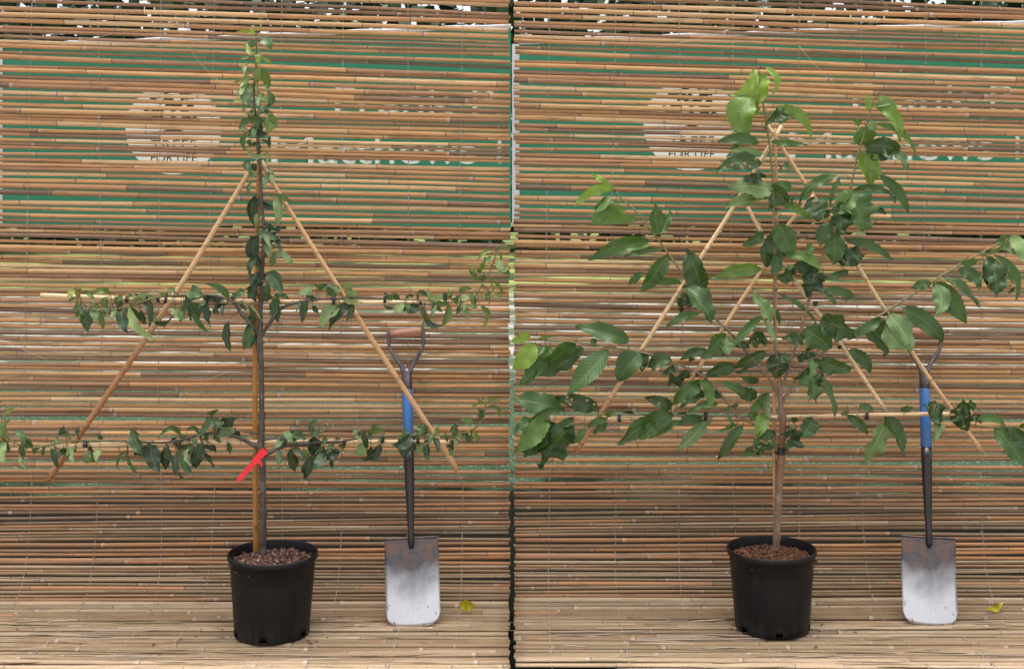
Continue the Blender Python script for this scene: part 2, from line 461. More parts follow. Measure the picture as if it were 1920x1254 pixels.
for (xa, xb, sh, zsh, who) in ((-2.05, -GAP, 0.0, 0.0, 'small-leaved two-tier tree'), (GAP, 2.15, SHIFT, 0.016, 'large-leaved fan-trained tree')):
    wall_path = [(p[0], p[1] + zsh) for p in WALL]
    scr = thing('reed_screen', ((xa + xb) / 2, 0, zb), 'upright orange-tan reed screen behind the ' + who, 'reed screen', 'reed screens making the wall')
    mb = MB(); inf = build_reeds(mb, 101, wall_path, xa, xb, sh, zone_wall)
    fibres(mb, 5, xa, xb, 16)
    mb.build('reeds', M_REED, scr)
    build_wires(scr, inf, WX, sh, xa, xb, 3)
    mt = thing('reed_mat', ((xa + xb) / 2, -0.3, 0), 'weathered reed mat curving from the wall onto the floor under the ' + who, 'reed mat', 'reed mats sweeping onto the floor')
    mb = MB(); inf = build_reeds(mb, 202, [(p[0], p[1] + (zsh if k == 0 else 0)) for k, p in enumerate(MATP)], xa, xb, sh, zone_mat)
    rs = random.Random(9)
    for _ in range(150):                       # split straw slivers lying on the trodden part
        x = rs.uniform(xa + .05, xb - .3); L = rs.uniform(.08, .35); yy = rs.uniform(-.85, -.24)
        sl_ = rs.gauss(0, .012); wv = rs.uniform(.0012, .0038)
        pts = [Vector((x + L * q / 5, yy + sl_ * q / 5, .0105 + rs.uniform(0, .002))) for q in range(6)]
        mb.tube(pts, [wv * .3, wv, wv, wv, wv * .8, wv * .2], 5, (rs.uniform(.55, 1), rs.choice((0, 0, .4)), rs.uniform(.4, 1), 1), flat=.4)
    mb.build('reeds', M_MAT, mt)
    build_wires(mt, inf, WX, sh, xa, xb, 4)

# ------------------------------------------------------------------ printed banners behind the screens
DB = D + 0.045
def banner_material():
    m, t, b = mat('green_banner_mesh')
    n = noise(t, 5, 4, 0.6); n2 = noise(t, 1.0, 1, 0.5, (700, 1, 700))
    c = mix(t, n, (0.055, 0.27, 0.15), (0.09, 0.34, 0.20))
    c = mix(t, math_(t, 'MULTIPLY', n2, 0.25), c, (0.02, 0.10, 0.06))
    t.links.new(c, b.inputs['Base Color']); b.inputs['Roughness'].default_value = 0.55
    return m
M_BANNER = banner_material()
def see_through(m, share):
    """thin printed cloth: part of the daylight behind it comes through"""
    t = m.node_tree; b = t.nodes['Principled BSDF']; tr = N(t, 'ShaderNodeBsdfTranslucent'); ms = N(t, 'ShaderNodeMixShader')
    t.links.new(b.inputs['Base Color'].links[0].from_socket, tr.inputs[0]); ms.inputs[0].default_value = share
    t.links.new(b.outputs[0], ms.inputs[1]); t.links.new(tr.outputs[0], ms.inputs[2]); t.links.new(ms.outputs[0], t.nodes['Material Output'].inputs['Surface'])
    return m
see_through(M_BANNER, .68)
M_CREAM = see_through(simple('cream_print', (0.92, 0.88, 0.77), 0.6, 0, 40, 0.03), .80)
M_GREYP = simple('grey_print', (0.12, 0.10, 0.085), 0.6, 0, 40, 0.2)
M_TEALP = simple('teal_print', (0.03, 0.22, 0.16), 0.6, 0, 40, 0.2)
M_WHITE = see_through(simple('white_hem', (0.82, 0.82, 0.84), 0.6, 0, 20, 0.06), .5)
def flatpoly(mb, pts, y, th=0.0006):
    i = len(mb.v); n = len(pts)
    for yy in (y - th, y):
        for x, z in pts: mb.v.append((x, yy, z)); mb.c.append((.5, 0, .5, 1))
    mb.f.append(tuple(i + k for k in range(n))); mb.m.append(0)
    mb.f.append(tuple(i + n + k for k in reversed(range(n)))); mb.m.append(0)
    for k in range(n):
        k2 = (k + 1) % n; mb.f.append((i + k2, i + k, i + n + k, i + n + k2)); mb.m.append(0)
def text_mesh(body, hpx, d, wid, off):
    """flat letters as (vertices, faces) in metres, x across and z up, starting at 0"""
    c = bpy.data.curves.new('letters', 'FONT'); c.body = body; c.size = hpx / F * d / 0.72; c.offset = off; c.resolution_u = 4
    o = bpy.data.objects.new('letters', c); COL.objects.link(o); bpy.context.view_layer.update()
    me = bpy.data.meshes.new_from_object(o.evaluated_get(bpy.context.evaluated_depsgraph_get()))
    vs = [(v.co.x, v.co.y) for v in me.vertices]; fs = [tuple(p.vertices) for p in me.polygons]
    bpy.data.objects.remove(o); bpy.data.curves.remove(c); bpy.data.meshes.remove(me)
    x0 = min(v[0] for v in vs); x1 = max(v[0] for v in vs); k = (wid / F * d) / (x1 - x0) if wid else 1
    return [((x - x0) * k, z) for x, z in vs], fs
def loops(vs, fs):
    """outlines of a flat mesh (coincident points merged)"""
    key = {}; idx = []
    for x, z in vs: idx.append(key.setdefault((round(x, 6), round(z, 6)), len(key)))
    pos = {i: p for p, i in key.items()}
    e = {}
    for f in fs:
        g_ = [idx[i] for i in f]
        for a, b_ in zip(g_, g_[1:] + g_[:1]):
            if a != b_:
                if (b_, a) in e: del e[(b_, a)]
                else: e[(a, b_)] = 1
    nxt = {}
    for a, b_ in e: nxt.setdefault(a, []).append(b_)
    out = []
    while nxt:
        a = next(iter(nxt)); lp = []
        while a in nxt:
            lp.append(pos[a]); b_ = nxt[a].pop()
            if not nxt[a]: del nxt[a]
            a = b_
        if len(lp) > 2: out.append(lp)
    return out
def text(body, px, py, hpx, parent, material, wid=None, off=0.0, d=DB, name='lettering', holes=None):
    vs, fs = text_mesh(body, hpx, d, wid, off); p = P(px, py, d); mb = MB()
    if holes is not None: holes += [[(x + p.x, z + p.z) for x, z in lp] for lp in loops(*text_mesh(body, hpx, d, wid - 3, 0.0))]
    for x, z in vs: mb.v.append((p.x + x, p.y, p.z + z)); mb.c.append((.5, 0, .5, 1))
    for f in fs: mb.f.append(f); mb.m.append(0)
    return mb.build(name, material, parent, smooth=False)
def banner(ox, oy, xl, xr, hem_l, label):
    root = thing('banner', P(xl, 240, DB), label, 'banner', 'printed banners behind the reeds')
    top = lambda px: (90 - (px - ox) * 0.040) + oy
    bot = lambda px: 425 + oy + 4 * math.sin((px - ox) / 130)
    holes = []; dd = DB - 0.002
    text('Frank', ox + 628, oy + 212, 52, root, M_CREAM, 225, 0.006, dd, holes=holes)
    text('P.', ox + 886, oy + 212, 52, root, M_CREAM, 58, 0.006, dd, holes=holes)
    text('M', ox + 508, oy + 306, 54, root, M_CREAM, 82, 0.0, dd, holes=holes)
    text('atthews', ox + 596, oy + 306, 54, root, M_CREAM, 298, 0.0025, dd, holes=holes)
    text('T', ox + 920, oy + 304, 56, root, M_CREAM, 36, 0.006, dd, holes=holes)
    c = P(ox + 325, oy + 241, dd); rr = 90 / F * dd
    circ = [(c.x + rr * math.cos(2 * math.pi * k / 72), c.z + rr * .96 * math.sin(2 * math.pi * k / 72)) for k in range(72)]
    dk = MB(); i0 = 0
    for x, z in circ: dk.v.append((x, c.y, z)); dk.c.append((.5, 0, .5, 1))
    dk.f.append(tuple(range(72))); dk.m.append(0)
    dk.build('logo_disc', M_CREAM, root, smooth=False)
    # the green ground of the print, cut round the disc and the letters
    edge = [P(xl + (xr - xl) * k / 24, top(xl + (xr - xl) * k / 24), DB) for k in range(25)] + [P(xr - (xr - xl) * k / 24, bot(xr - (xr - xl) * k / 24), DB) for k in range(25)]
    cu = bpy.data.curves.new('sheet', 'CURVE'); cu.dimensions = '2D'; cu.fill_mode = 'BOTH'
    for lp in [[(p.x, p.z) for p in edge], circ] + holes:
        sp_ = cu.splines.new('POLY'); sp_.points.add(len(lp) - 1); sp_.use_cyclic_u = True
        for q, (x, z) in zip(sp_.points, lp): q.co = (x, z, 0, 1)
    co = bpy.data.objects.new('sheet_outline', cu); COL.objects.link(co); bpy.context.view_layer.update()
    me = bpy.data.meshes.new_from_object(co.evaluated_get(bpy.context.evaluated_depsgraph_get()))
    sh = MB(); yb = DB - D
    for v in me.vertices: sh.v.append((v.co.x, yb, v.co.y)); sh.c.append((.5, 0, .5, 1))
    for p in me.polygons: sh.f.append(tuple(p.vertices)); sh.m.append(0)
    bpy.data.objects.remove(co); bpy.data.curves.remove(cu); bpy.data.meshes.remove(me)
    sh.build('sheet', M_BANNER, root, smooth=False)
    hm = MB()
    hm.tube([P(xl + (xr - xl) * k / 20, top(xl + (xr - xl) * k / 20) - 3 + 1.2 * math.sin(k * 1.7), DB) for k in range(21)], 0.0075, 6)
    if hem_l:
        hm.quad(P(xl - hem_l, top(xl), DB), P(xl + 1, top(xl), DB), P(xl + 1, bot(xl), DB), P(xl - hem_l, bot(xl), DB))
    hm.build('hem', M_WHITE, root)
    em = MB(); u = 1 / F * DB
    yy = c.y - 0.0022
    flatpoly(em, [(c.x + a * u, c.z + b_ * u) for a, b_ in ((-8, -2), (-4, 25), (-5, 45), (4, 45), (4, 25), (9, -2), (30, -8), (-34, -7))][::-1], yy)
    em.build('logo_trunk', M_GREYP, root, smooth=False)
    lf = MB(); re_ = random.Random(4)
    for k in range(34):
        a = re_.uniform(0.05, 3.09); q = re_.uniform(24, 62)
        lx, lz = c.x + q * math.cos(a) * 0.9 * u, c.z + (14 + q * math.sin(a) * 0.95) * u
        ang = re_.uniform(0, 3.1)
        flatpoly(lf, [(lx + u * (9 * math.cos(t_) * math.cos(ang) - 4 * math.sin(t_) * math.sin(ang)), lz + u * (9 * math.cos(t_) * math.sin(ang) + 4 * math.sin(t_) * math.cos(ang))) for t_ in [2 * math.pi * e / 10 for e in range(10)]], yy - 0.0001 * (k + 1), 0.00005)
    lf.build('logo_leaves', M_TEALP, root, smooth=False)
    text('TREES', ox + 283, oy + 279, 17, root, M_GREYP, 86, 0.0, DB - 0.0036)
    text('FOR LIFE', ox + 283, oy + 304, 17, root, M_GREYP, 86, 0.0, DB - 0.0036)
    return root
banner(0, 0, 5, 958, 9, 'green banner with cream logo and lettering behind the small-leaved tree')
banner(971, -7, 974, 1935, 14, 'green banner with cream logo and lettering behind the large-leaved tree')

# ------------------------------------------------------------------ pots and mulch
M_POT = None
def pot_material():
    m, t, b = mat('black_plastic')
    n = noise(t, 6, 5, 0.65); n2 = noise(t, 40, 4, 0.6, (1, 1, 0.25))
    tc = N(t, 'ShaderNodeTexCoord'); sx = N(t, 'ShaderNodeSeparateXYZ'); t.links.new(tc.outputs['Object'], sx.inputs[0])
    low = ramp(t, sx.outputs[2], [(0.0, 0.9), (0.09, 0.12)])
    d = math_(t, 'MULTIPLY', ramp(t, n2, [(0.42, 0), (0.75, 0.7)]), low)
    c = mix(t, d, mix(t, n, (0.004, 0.004, 0.005), (0.008, 0.008, 0.0095)), (0.085, 0.07, 0.056))
    t.links.new(c, b.inputs['Base Color']); t.links.new(ramp(t, n, [(0.3, 0.38), (0.7, 0.56)]), b.inputs['Roughness'])
    b.inputs['Specular IOR Level'].default_value = 0.25
    bump(t, b, n2, 0.08, 0.001)
    return m
M_POT = pot_material()
def mulch_material(name, a, b2, fib):
    m, t, b = mat(name); r, g, bl, al = attr(t)
    c = mix(t, r, a, b2); c = mix(t, math_(t, 'GREATER_THAN', g, 0.5), c, fib)
    t.links.new(c, b.inputs['Base Color']); b.inputs['Roughness'].default_value = 0.85
    return m
POTS = [(510, 3.70, 0.0, mulch_material('mulch_pale', (0.045, 0.018, 0.012), (0.17, 0.072, 0.046), (0.42, 0.30, 0.235)), 0.22, 'black plastic pot of pale fibrous bark under the small-leaved tree', 'pale flaky bark mulch filling the pot of the small-leaved tree'),
        (1448, 3.748, 0.02, mulch_material('mulch_brown', (0.04, 0.014, 0.007), (0.16, 0.058, 0.026), (0.28, 0.14, 0.07)), 0.08, 'black plastic pot of chestnut bark under the large-leaved tree', 'chestnut-brown bark mulch filling the pot of the large-leaved tree')]
Z0 = 0.012
def soil_z(r): return 0.222 + 0.012 * max(0, 1 - (r / .12) ** 2)
for (px, dd, rot, mm, fibp, lab, mlab) in POTS:
    loc = Vector(((px - 960) / F * dd, dd - D, Z0))
    root = thing('plant_pot', loc, lab, 'plant pot', 'black plant pots')
    prof = [(0.0, 0.002), (0.090, 0.002), (0.108, 0.001), (0.1155, 0.004), (0.1175, 0.007), (0.118, 0.028), (0.120, 0.06), (0.1245, 0.12), (0.129, 0.18), (0.1335, 0.237), (0.1385, 0.2385), (0.1408, 0.242), (0.1410, 0.2500), (0.1400, 0.2555), (0.1385, 0.257), (0.1368, 0.2560), (0.1355, 0.252), (0.1315, 0.236), (0.1265, 0.18), (0.120, 0.09), (0.115, 0.02), (0.08, 0.015), (0, 0.015)]
    segs = 96
    holes = [int((a / 360) * segs) for a in (270 - 4, 270 + 62, 270 - 62, 90, 150, 30)]
    mb = MB()
    mb.lathe(prof, segs, tuple(loc), skip=lambda i, k: (4 <= i <= 4 and any((k - h0) % segs in (0, 1, 2) for h0 in holes)))
    body = mb.build('pot_body', M_POT, root)
    root.rotation_euler = (0, math.radians(.7 if px < 960 else -.7), 0)      # stands a little askew on the lumpy reeds
    # mulch
    rm = random.Random(int(px)); mu = MB()
    nr, na = 9, 40
    for i in range(nr + 1):
        r = 0.1285 * i / nr
        for k in range(na):
            a = 2 * math.pi * k / na
            mu.v.append((loc.x + r * math.cos(a), loc.y + r * math.sin(a), loc.z + soil_z(r) - .006 + rm.uniform(-.002, .002))); mu.c.append((0.1, 0, 0, 1))
    for i in range(nr):
        for k in range(na):
            k2 = (k + 1) % na; mu.f.append((i * na + k, (i + 1) * na + k, (i + 1) * na + k2, i * na + k2)); mu.m.append(0)
    for _ in range(1500):
        r = 0.125 * math.sqrt(rm.random()); a = rm.uniform(0, 6.283)
        fb = rm.random() < fibp
        e = (rm.uniform(.004, .013), rm.uniform(.0012, .004), rm.uniform(.0006, .0016)) if not fb and rm.random() > .08 else (rm.uniform(.009, .017), rm.uniform(.004, .008), rm.uniform(.0012, .003)) if not fb else (rm.uniform(.005, .014), .0008, .0006)
        q = Matrix.Rotation(rm.uniform(0, 6.28), 3, 'Z') @ Matrix.Rotation(rm.gauss(0, .5), 3, 'Y') @ Matrix.Rotation(rm.gauss(0, .6), 3, 'X')
        mu.box((loc.x + r * math.cos(a), loc.y + r * math.sin(a), loc.z + soil_z(r) + rm.uniform(-.003, .006)), e, q, (rm.random() ** 1.3, 1.0 if fb else 0.0, 0, 1))
    mo = mu.build('bark_mulch', mm, smooth=False); tag(mo, mlab, 'bark mulch', kind='stuff')

# ------------------------------------------------------------------ canes with their ties
def cane(pts, wpx, material, label, group, ties=(), d=3.76, redden=None):
    P3 = [P(x, y, d + (dz[0] if dz else 0)) for (x, y, *dz) in pts]
    scale = d / F / 2
    scale *= .9
    wl = wpx if isinstance(wpx, (list, tuple)) else (wpx, wpx)
    root = thing('bamboo_cane', P3[0], label, 'bamboo cane', group)
    tot = sum((a - b).length for a, b in zip(P3, P3[1:]))
    rr = random.Random(hash(label) % 1000 if False else int(pts[0][0] * 7 + pts[0][1]))
    mb = MB(); rings = []; rad = []; cols = []
    sp = resample([(*p, 0) for p in P3], 0.05)
    dist = 0; nxt = rr.uniform(.08, .2); last = None
    fin = []
    for q in sp:
        v = Vector(q[:3])
        if last is not None:
            seg = (v - last).length
            if dist + seg > nxt:
                t_ = (nxt - dist) / seg if seg else 0; c = last.lerp(v, t_); dv = (v - last).normalized()
                kink = Vector((rr.uniform(-.0015, .0015), 0, rr.uniform(-.0015, .0015)))
                fin += [(c - dv * .006, 1.0, 0), (c - dv * .0015, 1.13, 0.3), (c + kink * .3, 1.16, 1), (c + dv * .003, 1.02, 0.25), (c + dv * .007, .97, 0)]
                nxt += rr.uniform(.14, .24)
            dist += seg
        fin.append((v, 1.0, 0)); last = v
    fin2 = [fin[0]]
    for f_ in fin[1:]:
        if (f_[0] - fin2[-1][0]).length > 0.0008 and (len(fin2) < 2 or (f_[0] - fin2[-1][0]).dot(P3[-1] - P3[0]) > 0): fin2.append(f_)
    n = len(fin2)
    for i, (v, m_, g_) in enumerate(fin2):
        u = (v - P3[0]).length / max(tot, 1e-6)
        rad.append((wl[0] + (wl[1] - wl[0]) * u) * scale * m_)
        rd = 0.0
        if redden: rd = min(1, max(0, (u - redden[0]) / (redden[1] - redden[0])))
        cols.append((rd, g_, 0.5, 1))
    mb.tube([f_[0] for f_ in fin2], rad, 10, cols)
    mb.build('cane_pole', material, root)
    for (tx, ty, hpx, wpx_, ang) in ties:
        tb = MB(); c = P(tx, ty, d - 0.008)
        ax = Vector((math.cos(ang), 0, -math.sin(ang)))          # band axis, in the picture plane
        up = Vector((math.sin(ang), 0, math.cos(ang)))
        hw = wpx_ * scale; rh = hpx * scale; rdp = 0.014
        ringo = []
        for sgn in (-1, -.6, .6, 1):
            ringo.append([tuple(c + ax * hw * sgn + up * (rh * math.cos(2 * math.pi * k / 14)) * (1 if abs(sgn) < 1 else .94) + Vector((0, 1, 0)) * (rdp * math.sin(2 * math.pi * k / 14))) for k in range(14)])
        tb.ring_tube(ringo, [(.5, 0, .5, 1)] * 4)
        # buckle tail
        tb.box(c + up * (rh * .9) + Vector((0, -.004, 0)), (hw * 1.05, .004, rh * .28), None)
        tb.build('tie', M_TIE, root)
    return root

GA = 'canes framing the small-leaved tree'; GB = 'canes framing the large-leaved tree'
cane([(480, 1052), (479, 900), (478.5, 740), (479, 640), (481, 500), (485, 330), (486, 288)], (12.5, 9.5), M_CANE_ORANGE, 'upright orange-brown bamboo cane standing beside the small-leaved tree stem', GA, [(487, 641, 14, 7, 1.57)], d=3.775)
cane([(77, 554), (300, 562), (480, 565), (700, 567), (848, 566)], (11, 8), M_CANE_PALE, 'level bamboo cane tied through the upper tier of the small-leaved tree', GA,
     [(238, 562, 12, 5, 0), (297, 562, 13, 5, 0), (311, 564, 12, 4, .2), (437, 558, 17, 5, .25), (626, 562, 22, 5.5, 0), (722, 559, 21, 5, .1), (789, 567, 9, 4.5, .15)], d=3.755)
cane([(96, 839), (250, 831), (480, 829), (650, 828), (845, 829)], (11, 9), M_CANE_PALE, 'level bamboo cane tied through the lower tier of the small-leaved tree', GA,
     [(161, 833, 13, 6, 0), (646, 829, 12, 6, .2), (718, 823, 17, 5.5, .1), (784, 824, 19, 5, 0)], d=3.755)
cane([(486, 298, -.012), (466, 325), (380, 468), (300, 595), (170, 785), (88, 903)], (10, 13), M_CANE, 'slanting bamboo cane whose foot hangs free beyond the lower tier, away from the spade', GA, d=3.782, redden=(0.42, 0.62))
cane([(490, 302, -.01), (508, 338), (600, 485), (690, 625), (780, 763), (858, 882)], (9, 12), M_CANE_BROWN, 'slanting bamboo cane crossing in front of the spade beside the small-leaved tree', GA, d=3.779)

cane([(1455, 1040), (1452, 850), (1453, 640), (1456, 400), (1453, 240)], (9, 6), M_CANE_BROWN, 'upright bamboo cane beside the stem of the large-leaved tree', GB,
     [(1455, 832, 7, 3, 1.9), (1455, 848, 9, 3, 1.9), (1453, 393, 8, 6, 1.57), (1452, 543, 7, 5, 1.57)], d=3.80)
cane([(1466, 236), (1424, 305), (1373, 392), (1280, 535), (1200, 660), (1080, 847)], (8, 10), M_CANE_PALE, 'long outer cane slanting from the apex of the fan away from the spade', GB,
     [(1203, 662, 10, 6, 1.0), (1283, 537, 8, 4, 1.0)], d=3.808, redden=(0.5, 0.95))
cane([(1436, 230), (1465, 275), (1530, 375), (1580, 452), (1660, 582), (1740, 705), (1842, 847)], (8, 9), M_CANE, 'long outer cane slanting from the apex of the fan across the spade neck', GB,
     [(1569, 438, 9, 6, .6), (1658, 587, 11, 5, .5)], d=3.812)
cane([(1527, 365), (1480, 418), (1424, 512), (1375, 585), (1310, 690), (1255, 775), (1225, 822)], (7, 9), M_CANE, 'shorter inner cane leaning beneath the fan branches away from the spade', GB,
     [(1309, 700, 11, 6, 1.0)], d=3.80)
cane([(1402, 388), (1430, 440), (1485, 520), (1540, 595), (1585, 658), (1662, 772)], (8, 9), M_CANE_PALE, 'shorter inner cane leaning beneath the fan branches towards the spade', GB,
     [(1528, 569, 9, 7, .5), (1574, 651, 8, 4, .6)], d=3.805)
hc = cane([(1088, 786), (1250, 784), (1400, 783), (1640, 777), (1822, 776)], (7, 9), M_CANE_PALE, 'level bamboo cane tied along the lowest branches of the large-leaved tree', GB,
     [(1161, 785, 14, 6, 0), (1323, 780, 16, 6, .1), (1625, 781, 13, 5, 0), (1757, 780, 13, 7, 0)], d=3.79)
tm = text('18 L', 1290, 790, 4.6, hc, M_GREYP, 13, 0.0, 3.7812, name='size_mark')

# ------------------------------------------------------------------ trees
def nearest(polys, x, y):
    best = None
    for name, pl in polys.items():
        for (x1, y1, *_), (x2, y2, *__) in zip(pl, pl[1:]):
            dx, dy = x2 - x1, y2 - y1; L2 = dx * dx + dy * dy or 1
            t_ = max(0, min(1, ((x - x1) * dx + (y - y1) * dy) / L2))
            qx, qy = x1 + dx * t_, y1 + dy * t_; d2 = math.hypot(x - qx, y - qy)
            if best is None or d2 < best[0]: best = (d2, name, qx, qy, dx, dy)
    return best

def leaf(mb, rr, base, tip, wm, curve, tone, serr, crinkle, flip, nl=10, roll=None, holes=0.0, fold=None, wave=1.0, blunt=.66):
    """base, tip: world points; wm: apparent width in metres"""
    ax = tip - base; L = ax.length; a = ax.normalized()
    view = Vector((0, -1, 0)); view = (view - a * view.dot(a)).normalized()
    perp = a.cross(view).normalized()
    up = perp if (perp.z if abs(perp.z) > abs(perp.x) else perp.x) > 0 else -perp
    roll = rr.uniform(-.55, .55) if roll is None else roll
    fold = rr.uniform(0.08, 0.62) if fold is None else fold
    wm = wm / (2 * max(.6, math.cos(roll)))
    ctrl = (base + tip) / 2 + up * (curve * L * 2 * .62) + view * (rr.uniform(-.06, .34) * L)
    acr = 5 if nl <= 10 else 7
    grid = []
    wob = rr.uniform(0, 6); wfreq = rr.uniform(5, 9); wamp = rr.uniform(.05, .18) * wm * 2 * (1 + crinkle * 2) * wave
    b0 = len(mb.v)
    twist = rr.gauss(0, .32) * min(1, wave)
    rnd = rr.random()
    for i in range(nl + 1):
        u = i / nl
        c = base * (1 - u) ** 2 + ctrl * (2 * u * (1 - u)) + tip * u * u
        tg = ((ctrl - base) * (1 - u) + (tip - ctrl) * u).normalized()
        v0 = (view - tg * view.dot(tg)).normalized()
        s0 = tg.cross(v0).normalized()
        an = roll + twist * (u - .5)
        side = s0 * math.cos(an) + v0 * math.sin(an); nrm = v0 * math.cos(an) - s0 * math.sin(an)
        wu = wm * max(0.0, math.sin(math.pi * u ** (0.82))) ** blunt * (1 - .38 * u ** 6)
        if serr and 0 < i < nl: wu *= (1 + serr * (1 if i % 2 else -1) * rr.uniform(.5, 1.2))
        for j in range(acr):
            v = -1 + 2 * j / (acr - 1)
            p = c + side * (v * wu * math.cos(fold * abs(v))) + nrm * (abs(v) * wu * math.sin(fold)) \
                + nrm * (wamp * abs(v) ** 1.5 * math.sin(wfreq * u * 2 + wob + (1.9 if v > 0 else 0)))
            if crinkle: p = p + nrm * (crinkle * wm * .30 * math.sin(u * 17 + v * 6 + wob) * math.sin(u * 8 - v * 9))
            mb.v.append(tuple(p)); mb.c.append((tone, (v + 1) / 2, u, rnd))
    for i in range(nl):
        for j in range(acr - 1):
            if holes and rr.random() < holes and 1 < i < nl - 1: continue
            q = (b0 + i * acr + j, b0 + i * acr + j + 1, b0 + (i + 1) * acr + j + 1, b0 + (i + 1) * acr + j)
            mb.f.append(q[::-1] if flip else q); mb.m.append(0)

def build_tree(name, label, cat, trunk, branches, leaves, d0, bark, leafm, trunk_red, serr, nl, seed, leaf_scale, group=None, fill=0.0):
    rr = random.Random(seed)
    root = thing(name, P(trunk[0][0], trunk[0][1], d0), label, cat)
    polys = {'trunk': trunk}; depth = {'trunk': d0}
    for k, b in enumerate(branches):
        polys[k] = b; depth[k] = d0 + (0.006 * (k % 3) - .004)
    objs = {}; petiole = {}
    for k, pl in polys.items():
        mb = MB(); pts4 = []
        for (x, y, wpx) in pl:
            p = P(x, y, depth[k]); pts4.append((*p, wpx / 2 / F * d0))
        if k != 'trunk':                      # root the branch inside the trunk
            q = nearest({'trunk': trunk}, pl[0][0], pl[0][1]); p = P(q[2], q[3], d0); pts4[0] = (*p, pts4[0][3])
        sp = resample(pts4, 0.012)
        n = len(sp); pts = []; rad = []; cols = []
        for i, q in enumerate(sp):
            u = i / (n - 1)
            wob = 0.0006 if k == 'trunk' else 0.0005; green0 = .72 if name and seed == 11 else .42
            pts.append(Vector(q[:3]) + Vector((rr.uniform(-wob, wob), rr.uniform(-wob, wob), 0)))
            r = q[3] * rr.uniform(.95, 1.06)
            if rr.random() < .08: r *= rr.uniform(1.15, 1.4)
            rad.append(r)
            green = min(1, max(0, (u - green0) / .4)) if k == 'trunk' else min(1, max(0, (u - .35) / .4))
            red = 0.0
            if k == 'trunk' and trunk_red:
                py = YH + (H - q[2]) * F / d0
                red = max(0, 1 - abs(py - trunk_red[0]) / trunk_red[1])
            cols.append((green * .8, 0, red, 1))
        mb.tube(pts, rad, 12 if k == 'trunk' else 8, cols)
        if k == 'trunk': rt_ = 0.0
        objs[k] = mb; petiole[k] = MB()
    groups = {k: MB() for k in polys}
    more = []
    rf = random.Random(seed + 50)
    for (bx, by, tx, ty, wpx, cv, tone) in leaves:          # smaller leaves sharing the spur of a bigger one
        if rf.random() < fill:
            L_ = math.hypot(tx - bx, ty - by); an = math.atan2(ty - by, tx - bx) + rf.choice((-1, 1)) * rf.uniform(.5, 1.5); k_ = rf.uniform(.5, .9)
            more.append((bx + rf.uniform(-5, 5), by + rf.uniform(-5, 5), bx + L_ * k_ * math.cos(an), by + L_ * k_ * math.sin(an), wpx * rf.choice((1, 1, -1)) * rf.uniform(.5, .85), rf.uniform(-.25, .35), max(0, tone + rf.uniform(-.1, .12))))
    for row in list(leaves) + more:
        bx, by, tx, ty, wpx, cv, tone = row
        flip = (wpx < 0) != (rr.random() < .09); wpx = abs(wpx)
        q = nearest(polys, bx, by); k = q[1]
        side = rr.uniform(-.045, .022) if seed != 11 else rr.uniform(-.03, .035)
        db = depth[k] + side * .6; dt = depth[k] + side + rr.uniform(-.045, .03)
        base, tip = P(bx, by, db), P(tx, ty, dt)
        crk = 0.0
        if tone < .16: crk = rr.uniform(.3, .9) if seed != 11 else rr.uniform(0, .3)
        if seed == 11:                       # narrow, drooping, rolled leaves
            tip = base + (tip - base) * 1.12 + Vector((0, 0, -.004)); wpx *= .84; cv = cv * 1.25 + rr.uniform(-.12, .12)
        tn = min(1, max(0, tone + rr.gauss(0, .03)))
        leaf(groups[k], rr, base, tip, wpx / F * d0 * leaf_scale, cv, tn, serr, crk, flip, nl, holes=(.05 if tone < .13 and serr else 0), fold=None, blunt=.84 if seed == 11 else .72)
        # petiole back to its branch
        if q[0] < 60:
            a = P(q[2], q[3], depth[k]); mid = (a + base) / 2 + Vector((0, -.006, .004 + .12 * (base - a).length))
            pp = [a.lerp(mid, .0), a.lerp(mid, .55), mid, mid.lerp(base, .5), base, base.lerp(tip, .06)]
            objs[k].tube(pp, [.0013, .0011, .001, .001, .0011, .0008], 5, (max(.0, tone - .2), 0.8 if serr and rr.random() < .7 else 0.15, 0, 1))
    for k in polys:
        bo = objs[k].build('trunk' if k == 'trunk' else 'branch', bark, root)
        if groups[k].f:
            lo = groups[k].build('leaves', leafm); lo.parent = bo
            lo.matrix_parent_inverse = Matrix.Translation(-root.location)
            lo.matrix_parent_inverse = Matrix.Identity(4)
            bo_world = Matrix.Translation(root.location) @ bo.matrix_parent_inverse
            lo.matrix_parent_inverse = bo_world.inverted()
    return root

